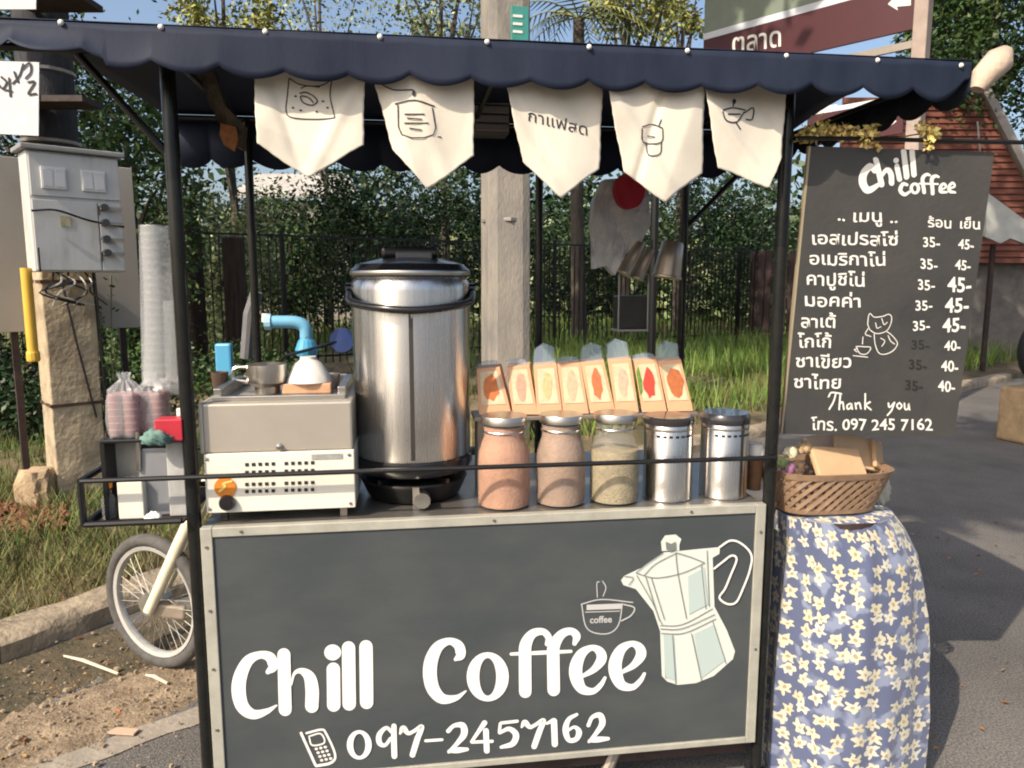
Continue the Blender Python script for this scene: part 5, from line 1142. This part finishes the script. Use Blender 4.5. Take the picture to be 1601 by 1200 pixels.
# ================================================================ MENU BOARD
rr_ = [ray(*q) for q in [(1268, 228), (1555, 238), (1495, 683), (1227, 678)]]
Mx = Matrix((rr_[1], -rr_[2], rr_[3])).transposed(); dd = Mx.inverted() @ rr_[0]; s0 = 2.05 / rr_[0].y
TLp = Vector((0, 0, H)) + rr_[0] * s0; TRp = Vector((0, 0, H)) + rr_[1] * (s0 * dd[0]); BLp = Vector((0, 0, H)) + rr_[3] * (s0 * dd[2])
eu = (TRp - TLp); MWd = eu.length; eu.normalize(); ev = (BLp - TLp); MHt = ev.length; ev = (ev - eu * ev.dot(eu)).normalized(); en = eu.cross(ev)
if en.y < 0: en = -en                    # pointing away from the viewer
MM = Matrix(((eu.x, en.x, -ev.x, TLp.x), (eu.y, en.y, -ev.y, TLp.y), (eu.z, en.z, -ev.z, TLp.z), (0, 0, 0, 1)))
mn = thing('menu_board', 'dark grey hand lettered menu board hanging at the right of the cart', 'menu board'); mn.matrix_world = MM
MMi = MM.inverted()
def mp2(x, y, e=0):
    x, y = x + .35 * math.sin(y * .2 + x * .06), y + .8 * math.sin(x * .12 + y * .05) + .2 * math.sin(x * .4 + 1)
    r = ray(x, y); t = (TLp - Vector((0, 0, H))).dot(en) / r.dot(en); p = MMi @ (Vector((0, 0, H)) + r * t); p.y = -.0006 - e; return p
MB().bb(0, MWd, 0, .012, -MHt, 0).build('panel', menuB, mn)
MB().bb(-.006, -.0005, -.001, .013, -MHt, 0).build('edge_strip', mat('tan_edge', (.32, .27, .18), .7), mn)
for x_ in (.02, MWd * .93): MB().tube([(x_, .006, -.005), (x_ - .03, -.01, .075)], .0022, 5).build('hanging_wire', steelp, mn)
P_ = Paint(mp2, .0002)
Zm = lambda l: [(1200 + x / 3.9925, 200 + y / 3.9925, w_ / 3.9925) for x, y, w_ in l]
for s_ in [[(668, 262, 34), (640, 238, 40), (600, 285, 46), (596, 350, 50), (630, 385, 44), (688, 355, 30)], [(675, 195, 34), (710, 355, 36)], [(712, 300, 20), (742, 262, 30), (768, 285, 34), (772, 345, 34)], [(808, 240, 32), (822, 318, 32)], [(848, 150, 34), (866, 300, 36)], [(900, 145, 34), (912, 290, 34)],
           [(872, 352, 18), (845, 345, 22), (828, 385, 26), (852, 412, 24), (886, 398, 16)], [(975, 400, 24), (968, 320, 24), (990, 292, 20), (1012, 296, 14)], [(1030, 405, 24), (1025, 322, 24), (1048, 296, 20), (1068, 302, 14)], [(948, 350, 12), (1062, 346, 12)],
           [(1080, 385, 12), (1112, 368, 14), (1098, 345, 16), (1078, 365, 22), (1082, 396, 22), (1118, 402, 14)], [(1136, 382, 12), (1166, 366, 14), (1154, 345, 16), (1132, 365, 22), (1138, 398, 22), (1170, 402, 14)]]:
    P_.stroke(Zm(s_), n=5)
P_.disc(1200 + 800 / 3.99, 200 + 205 / 3.99, 4.4, 4.4); P_.ring(1200 + 918 / 3.9925, 200 + 378 / 3.9925, 8, 9.5, 3, 5)
P_.emit('lettering', white, mn)
T = lambda *a: P_.text(*a).emit('lettering', white, mn)
T('.. เมนู ..', 1308, 345, 26, .03, .012, 1.25); T('ร้อน', 1450, 355, 21, .03, .014, 1.1); T('เย็น', 1499, 357, 21, .03, .014, 1.1)
for tx, x_, y_, sx_ in [('เอสเปรสโซ่', 1267, 381, 1.2), ('อเมริกาโน่', 1264, 413, 1.16), ('คาปูชิโน่', 1259, 445, 1.13), ('มอคค่า', 1256, 478, 1.2), ('ลาเต้', 1251, 511, 1.1), ('โกโก้', 1247, 542, 1.1), ('ชาเขียว', 1243, 573, 1.15), ('ชาไทย', 1240, 606, 1.15)]:
    T(tx, x_, y_, 27, .02, .014, sx_)
for i, (x_, y_, b_) in enumerate([(1442, 386, 0), (1438, 420, 0), (1434, 452, 0), (1430, 484, 0), (1426, 516, 0)]): T('35-', x_, y_, 22, .02, .015, .95)
for (x_, y_, sz_, tx) in [(1498, 389, 21, '45-'), (1493, 421, 21, '45-'), (1481, 455, 32, '45-'), (1477, 487, 32, '45-'), (1473, 518, 31, '45-'), (1476, 548, 22, '40-'), (1471, 580, 23, '40-'), (1466, 611, 23, '40-')]: T(tx, x_, y_, sz_, .02, .018, .9)
T('โทร. 097 245 7162', 1268, 672, 25, .0, .012, 1.02)
def sw(l, w_=2.6): P_.stroke([(1200 + x / 3.0, 450 + y / 3.0, w_) for x, y in l], n=4)
for l in [[(285, 512), (300, 492), (345, 496)], [(318, 500), (306, 540), (290, 570)], [(340, 500), (336, 568)], [(336, 545), (352, 532), (358, 566)], [(388, 540), (374, 548), (376, 566), (390, 560), (394, 540), (396, 568)], [(412, 540), (414, 568)], [(414, 548), (430, 540), (436, 568)], [(458, 498), (456, 568)], [(480, 535), (460, 550), (484, 570)],
          ]: sw(l)
P_.emit('lettering', white, mn)
for l in [[(565, 540), (572, 562), (592, 540)], [(594, 538), (582, 575), (562, 598)], [(618, 540), (606, 552), (618, 568), (630, 552), (618, 540)], [(642, 540), (646, 566), (660, 562), (662, 540), (666, 568)]]: sw(l)
P_.emit('lettering', white, mn)
for l in [[(468, 170), (478, 122), (500, 135), (540, 130), (565, 122), (580, 135), (576, 172), (560, 200), (520, 212), (480, 196), (468, 170)], [(470, 190), (458, 215), (485, 225)], [(500, 212), (505, 270), (530, 312), (580, 300), (608, 262), (590, 232), (560, 205)], [(505, 160), (512, 185), (530, 180)], [(535, 140), (545, 170), (560, 160)], [(530, 235), (548, 250), (535, 275)], [(565, 225), (575, 250), (595, 262)],
          [(415, 275), (430, 305), (465, 305), (480, 275), (415, 275)], [(400, 318), (470, 322)], [(445, 262), (448, 230)], [(420, 285), (405, 290), (418, 300)]]: sw(l, 1.3)
P_.emit('bear_drawing', white, mn)
P_ = Paint(mp2, .0002)
for (x_, y_) in [(1424, 546), (1420, 577), (1414, 609)]: P_.text('35-', x_, y_, 21, .02, .02, 1.05).emit('struck_price', mat('dark_price', (.018, .018, .017), .7), mn)
# dried flower garland over the menu board
ga = thing('garland', 'dry yellow flower garland draped over the menu board top', 'garland', TLp + Vector((0, 0, .03)))
pts = []; yf = mat('dry_yellow', (.75, .6, .22), .7, island=.5)
for a_, b_, n_ in [((1252, 212), (1300, 200), 240), ((1300, 200), (1370, 218), 260), ((1362, 200), (1368, 225), 60), ((1440, 200), (1462, 210), 110), ((1449, 205), (1450, 230), 60)]:
    for k in range(n_):
        t_ = random.random(); x_ = a_[0] + (b_[0] - a_[0]) * t_ + random.gauss(0, 3.2); y_ = a_[1] + (b_[1] - a_[1]) * t_ + random.gauss(0, 5)
        pts.append(aty(x_, y_, TLp.y + random.uniform(-.02, .04)) - ga.location)
leafmesh('flowers', np.array([tuple(p) for p in pts]), .017, yf, ga, up=.1, aspect=.6, kind='stuff')
tw = MB()
for l in [[(1246, 214), (1290, 197), (1340, 205), (1385, 222)], [(1380, 222), (1420, 212), (1462, 206)], [(1290, 197), (1275, 226)]]: tw.tube(bez([aty(x, y, TLp.y + .01) - ga.location for x, y in l], 5), .0022, 5)
tw.build('stem', mat('dry_stem', (.25, .19, .1), .8), ga)
tag(MB().tube([(0, 0, 0), (.16, .01, 0), (.8, .03, -.01)], .006, 6).build('cross_rod', blackm, loc=CW(BW + .03, -.02, aty(1500, 218, 2.05).z)), 'thin dark rod holding the menu board off the right post', 'rod')
# pale roll at the right end of the awning
p0 = cl(1528, 140, .2); p1 = cl(1574, 78, .2)
rl = tag(MB().tube([Vector(), (p1 - p0) * .35 + Vector((-.012, 0, 0)), (p1 - p0) * .75, (p1 - p0)], [.02, .036, .042, .02], 14).build('cloth_roll', mat('beige_roll', (.6, .47, .36), .8, noise=.2, nscale=12, bump=.4), smooth=True, loc=CW(*p0)), 'pale rolled cloth sticking up past the right end of the awning', 'cloth roll')
rl.rotation_euler = (0, 0, A)

# ================================================================ SIDE TABLE, FLOWERED CLOTH, BASKET
def flower_mat():
    m = bpy.data.materials.new('flowered_cloth'); m.use_nodes = True; nt = m.node_tree; ns = nt.nodes; ln = nt.links; b = ns['Principled BSDF']; b.inputs['Roughness'].default_value = .85; b.inputs['Sheen Weight'].default_value = .2
    uv = ns.new('ShaderNodeUVMap'); sc1 = ns.new('ShaderNodeVectorMath'); sc1.operation = 'SCALE'; sc1.inputs['Scale'].default_value = 20.0
    wn_ = ns.new('ShaderNodeTexNoise'); wn_.inputs['Scale'].default_value = 34; wn_.inputs['Detail'].default_value = 2; ln.new(uv.outputs[0], wn_.inputs['Vector'])
    ws_ = ns.new('ShaderNodeVectorMath'); ws_.operation = 'MULTIPLY_ADD'; ws_.inputs[1].default_value = (.03, .03, 0); ln.new(wn_.outputs['Color'], ws_.inputs[0]); ln.new(uv.outputs[0], ws_.inputs[2]); ln.new(ws_.outputs[0], sc1.inputs[0])
    vo = ns.new('ShaderNodeTexVoronoi'); vo.voronoi_dimensions = '2D'; vo.inputs['Scale'].default_value = 1; vo.inputs['Randomness'].default_value = .5; ln.new(sc1.outputs[0], vo.inputs['Vector'])
    sub = ns.new('ShaderNodeVectorMath'); sub.operation = 'SUBTRACT'; ln.new(sc1.outputs[0], sub.inputs[0]); ln.new(vo.outputs['Position'], sub.inputs[1])
    sep = ns.new('ShaderNodeSeparateXYZ'); ln.new(sub.outputs[0], sep.inputs[0])
    at = ns.new('ShaderNodeMath'); at.operation = 'ARCTAN2'; ln.new(sep.outputs['Y'], at.inputs[0]); ln.new(sep.outputs['X'], at.inputs[1])
    sr = ns.new('ShaderNodeSeparateColor'); ln.new(vo.outputs['Color'], sr.inputs[0])
    m5 = ns.new('ShaderNodeMath'); m5.operation = 'MULTIPLY_ADD'; m5.inputs[1].default_value = 5; ln.new(at.outputs[0], m5.inputs[0])
    rn = ns.new('ShaderNodeMath'); rn.operation = 'MULTIPLY'; rn.inputs[1].default_value = 6.28; ln.new(sr.outputs[0], rn.inputs[0]); ln.new(rn.outputs[0], m5.inputs[2])
    co = ns.new('ShaderNodeMath'); co.operation = 'COSINE'; ln.new(m5.outputs[0], co.inputs[0])
    ab = ns.new('ShaderNodeMath'); ab.operation = 'MULTIPLY_ADD'; ab.inputs[1].default_value = .1; ab.inputs[2].default_value = .33; ln.new(co.outputs[0], ab.inputs[0])
    le = ns.new('ShaderNodeVectorMath'); le.operation = 'LENGTH'; ln.new(sub.outputs[0], le.inputs[0])
    lt = ns.new('ShaderNodeMath'); lt.operation = 'LESS_THAN'; ln.new(le.outputs['Value'], lt.inputs[0]); ln.new(ab.outputs[0], lt.inputs[1])
    l2 = ns.new('ShaderNodeMath'); l2.operation = 'LESS_THAN'; l2.inputs[1].default_value = .1; ln.new(le.outputs['Value'], l2.inputs[0])
    no = ns.new('ShaderNodeTexNoise'); no.inputs['Scale'].default_value = .8; ln.new(sc1.outputs[0], no.inputs['Vector'])
    r_ = ns.new('ShaderNodeMapRange'); r_.inputs[1].default_value = .52; r_.inputs[2].default_value = .6; ln.new(no.outputs['Fac'], r_.inputs[0])
    base = ns.new('ShaderNodeMix'); base.data_type = 'RGBA'; base.inputs[6].default_value = (.085, .105, .19, 1); base.inputs[7].default_value = (.2, .235, .34, 1); ln.new(r_.outputs[0], base.inputs[0])
    pc_ = ns.new('ShaderNodeMix'); pc_.data_type = 'RGBA'; pc_.inputs[6].default_value = (.52, .48, .33, 1); pc_.inputs[7].default_value = (.54, .53, .46, 1); ln.new(sr.outputs[1], pc_.inputs[0])
    x1 = ns.new('ShaderNodeMix'); x1.data_type = 'RGBA'; ln.new(lt.outputs[0], x1.inputs[0]); ln.new(base.outputs[2], x1.inputs[6]); ln.new(pc_.outputs[2], x1.inputs[7])
    x2 = ns.new('ShaderNodeMix'); x2.data_type = 'RGBA'; ln.new(l2.outputs[0], x2.inputs[0]); ln.new(x1.outputs[2], x2.inputs[6]); x2.inputs[7].default_value = (.33, .27, .16, 1); ln.new(x2.outputs[2], b.inputs['Base Color'])
    return m
ty = 2.18
lv_ = [(800, 1216, 1386), (822, 1213, 1404), (860, 1210, 1424), (905, 1206, 1432), (950, 1200, 1436), (1000, 1194, 1438), (1060, 1189, 1437), (1120, 1184, 1435), (1200, 1177, 1430), (1290, 1170, 1425)]
tt = cthing('side_table', 'small round stool table hidden under the flowered cloth', 'table', cl(1300, 800, .1).x, .1, 0)
zt_ = cl(1300, 806, .02).z
MB().lathe([(.15, zt_ - .03), (.15, zt_ - .006), (0, zt_ - .006)], 32).build('top', rust, tt)
for k in range(4): a_ = .785 + 1.571 * k; MB().tube([(.12 * math.cos(a_), .12 * math.sin(a_), zt_ - .03), (.15 * math.cos(a_), .15 * math.sin(a_), 0.01)], .013, 8).build('leg', rust, tt)
nk = 160; vs = []; uvs = []; rows = []
coff = .1
for (y_, x0_, x1_) in lv_:
    a_ = cl(x0_, y_, coff); b_ = cl(x1_, y_, coff); rows.append(((a_.x + b_.x) / 2, (b_.x - a_.x) / 2, a_.z))
rows2 = []
for i in range(len(rows) - 1):
    for k in range(5):
        t_ = k / 5; rows2.append(tuple(rows[i][q_] * (1 - t_) + rows[i + 1][q_] * t_ for q_ in range(3)))
rows2.append(rows[-1]); rows2[-1] = (rows2[-1][0], rows2[-1][1], .03)
nrw = len(rows2)
for j, (cx, hw, z) in enumerate(rows2):
    dn = j / (nrw - 1)
    for k in range(nk):
        q_ = 6.2832 * k / nk
        fold = .0 + (.15 + .85 * dn) * .06 * (1 - 2 * abs(math.sin(q_ * 3.5 + .9 * math.sin(q_ * 2) + .5 * dn)) ** .6) + dn * .02 * math.sin(q_ * 17 + dn * 2) + .022 * math.sin(q_ * 11 + j * .12) * min(1, j / 6) * (1 - .5 * dn) + .012 * math.sin(q_ * 27 + j * .3) * min(1, j / 4) * max(0, 1 - 2 * dn)
        if math.cos(q_) > -.9: fold += .03 * math.exp(-((q_ - (4.15 + .9 * (1 - dn) * .6)) / .09) ** 2) * math.sin(min(1, dn * 3) * math.pi)   # long diagonal fold
        rp_ = min(1, j / 9); ex = .975 - .05 * rp_ + fold * rp_ - .03 * dn
        x_ = cx + hw * ex * math.cos(q_); y2 = coff + (hw * .85) * ex * math.sin(q_)
        vs.append((x_, y2, z)); uvs.append((q_ * .21 * (hw / .17) ** .5, z))
top_z = zt_
tp = []
for jj, (k_, dz) in enumerate([(.0, .0), (.55, 0.0), (.85, -.002), (.975, -.006)]):
    cx, hw, z = rows2[0]
    for k in range(nk): q_ = 6.2832 * k / nk; tp.append((cx + hw * k_ * math.cos(q_), coff + hw * .85 * k_ * math.sin(q_), top_z + dz + .001 + .003 * math.sin(q_ * 5) * k_))
V = tp + vs; m_ = len(V) // nk; fcs = [(i * nk + k, i * nk + (k + 1) % nk, (i + 1) * nk + (k + 1) % nk, (i + 1) * nk + k) for i in range(m_ - 1) for k in range(nk)]
rows_z = [v[2] for v in vs]
cx0, hw0, z0_ = rows2[0]
print('cloth top', top_z, z0_)
cb = MB(); cb.v = [(x - cx0, y - coff, z) for x, y, z in V]; cb.f = fcs
cloth = cb.build('tablecloth', flower_mat(), smooth=True, loc=CW(cx0, coff, 0)); cloth.rotation_euler = (0, 0, A); tag(cloth, 'blue cloth with cream flowers draped to the ground beside the cart', 'tablecloth')
uvl = cloth.data.uv_layers.new(name='UVMap')
for lp_ in cloth.data.loops:
    vi = lp_.vertex_index; v = cloth.data.vertices[vi].co; k = vi % nk; r_ = vi // nk
    if r_ < 4: uvl.data[lp_.index].uv = (v.x, v.y + .5)
    else: uvl.data[lp_.index].uv = ((k if k or True else 0) / nk * 1.35, v.z)
# bunched knot of cloth at the back right corner
cloth_lump('cloth_bunch', 'bunched dark blue corner of cloth behind the basket', 'cloth', cl(1365, 790, .3).x, .3, top_z - .05, .05, .05, .075, cloth.data.materials[0], 5)
# basket
bs0 = cl(1304, 790, .16); hwb = (cl(1362, 800, .03).x - cl(1222, 800, .03).x) / 2; hwt = (cl(1391, 735, .06).x - cl(1214, 735, .06).x) / 2
bz = top_z + .008; bhh = cl(1300, 742, -.01).z - bz
bsx = (cl(1214, 735, .06).x + cl(1391, 735, .06).x) / 2
bk = cthing('basket', 'brown woven plastic basket full of paper packets on the flowered cloth', 'basket', bsx, .11, bz)
print('basket', hwb, hwt, bhh)
brn = mat('brown_weave', (.29, .19, .12), .5, noise=.25, nscale=30)
def bp_(q_, v):                             # point of the basket's wall
    hw = hwb + (hwt - hwb) * v; sq = (abs(math.cos(q_)) ** 3.4 + abs(math.sin(q_)) ** 3.4) ** (-1 / 3.4)
    cx = -.012 * (1 - v); return Vector((cx + hw * sq * math.cos(q_), hw * .72 * sq * math.sin(q_), bhh * v))
wb = MB(); ns2 = 34
for sg_ in (1, -1):
    for k in range(ns2):
        pts = []; q0 = 6.2832 * k / ns2
        for i in range(7):
            v = i / 6; p = bp_(q0 + sg_ * v * .62, .06 + .84 * v); nrm_ = Vector((math.cos(q0 + sg_ * v * .62), math.sin(q0 + sg_ * v * .62), 0)); pts.append((p + nrm_ * (.0012 * sg_), nrm_))
        for i in range(6):
            (p, n1_), (q2_, n2_) = pts[i], pts[i + 1]; d_ = (q2_ - p).normalized(); sdw = d_.cross(n1_).normalized() * .0055; th_ = n1_ * .001
            wb.add([p - sdw + th_, p + sdw + th_, q2_ + sdw + th_, q2_ - sdw + th_, p - sdw - th_, p + sdw - th_, q2_ + sdw - th_, q2_ - sdw - th_], [(0, 1, 2, 3), (4, 7, 6, 5), (0, 3, 7, 4), (1, 5, 6, 2)])
wb.build('woven_side', brn, bk)
def ringb(v0, v1, th_, nm):
    vs = []; n_ = 96
    for i in range(n_):
        q_ = 6.2832 * i / n_; a_ = bp_(q_, v0); b_ = bp_(q_, v1); o_ = Vector((math.cos(q_), math.sin(q_), 0)) * th_
        vs += [a_ + o_, b_ + o_, b_ - o_, a_ - o_]
    MB().add(vs, [(i * 4 + k, i * 4 + (k + 1) % 4, ((i + 1) % n_) * 4 + (k + 1) % 4, ((i + 1) % n_) * 4 + k) for i in range(n_) for k in range(4)]).build(nm, brn, bk, smooth=False)
ringb(0, .1, .003, 'base_band'); ringb(.86, 1.0, .004, 'rim')
MB().add([bp_(6.2832 * i / 40, .01) * .98 + Vector((0, 0, .001)) for i in range(40)], [tuple(range(40))]).build('bottom', brn, bk)
# packets in the basket
for (x_, y_, w_, d_, h_, rz2, rx2, ry2, lb, m_, o_) in [
        (1310, 724, .17, .018, .1, R(8), R(-38), R(6), 'broad brown paper packet lying across the front of the basket', kraft, .12),
        (1340, 706, .15, .016, .1, R(-6), R(-30), R(14), 'brown paper packet behind the broad one, leaning right in the basket', mat('kraft_light', (.62, .44, .28), .8, noise=.15, nscale=7, bump=.2), .19),
        (1290, 700, .13, .014, .09, R(14), R(-28), R(-5), 'pale paper packet at the back of the basket', mat('pale_packet', (.62, .5, .42), .8, noise=.25, nscale=12), .24),
        (1372, 712, .06, .012, .09, R(30), R(-20), R(28), 'narrow brown packet tipped over the right rim of the basket', kraft, .17)]:
    o_ -= .06; p = cl(x_, y_, o_); o = MB().box((0, 0, 0), (w_, d_, h_)).build('paper_packet', m_, loc=CW(p.x, o_, p.z), bevel=.004); o.rotation_euler = (rx2, ry2, A + rz2); tag(o, lb, 'paper packet')
for (x_, y_, c_, lb) in [(1222, 722, (.25, .3, .12), 'small green wrapped snack at the left of the basket'), (1237, 706, (.75, .7, .5), 'small cream wrapped snack left of the paper packets'), (1232, 732, (.35, .16, .28), 'small purple wrapped snack at the left front of the basket'), (1258, 698, (.5, .35, .2), 'small tan wrapped snack behind the cream one')]:
    p = cl(x_, y_, .08); cloth_lump('wrapped_snack', lb, 'snack', p.x, .08, p.z - .014, .02, .018, .02, mat(f'snack_{x_}', c_, .4, noise=.4, nscale=60), x_)
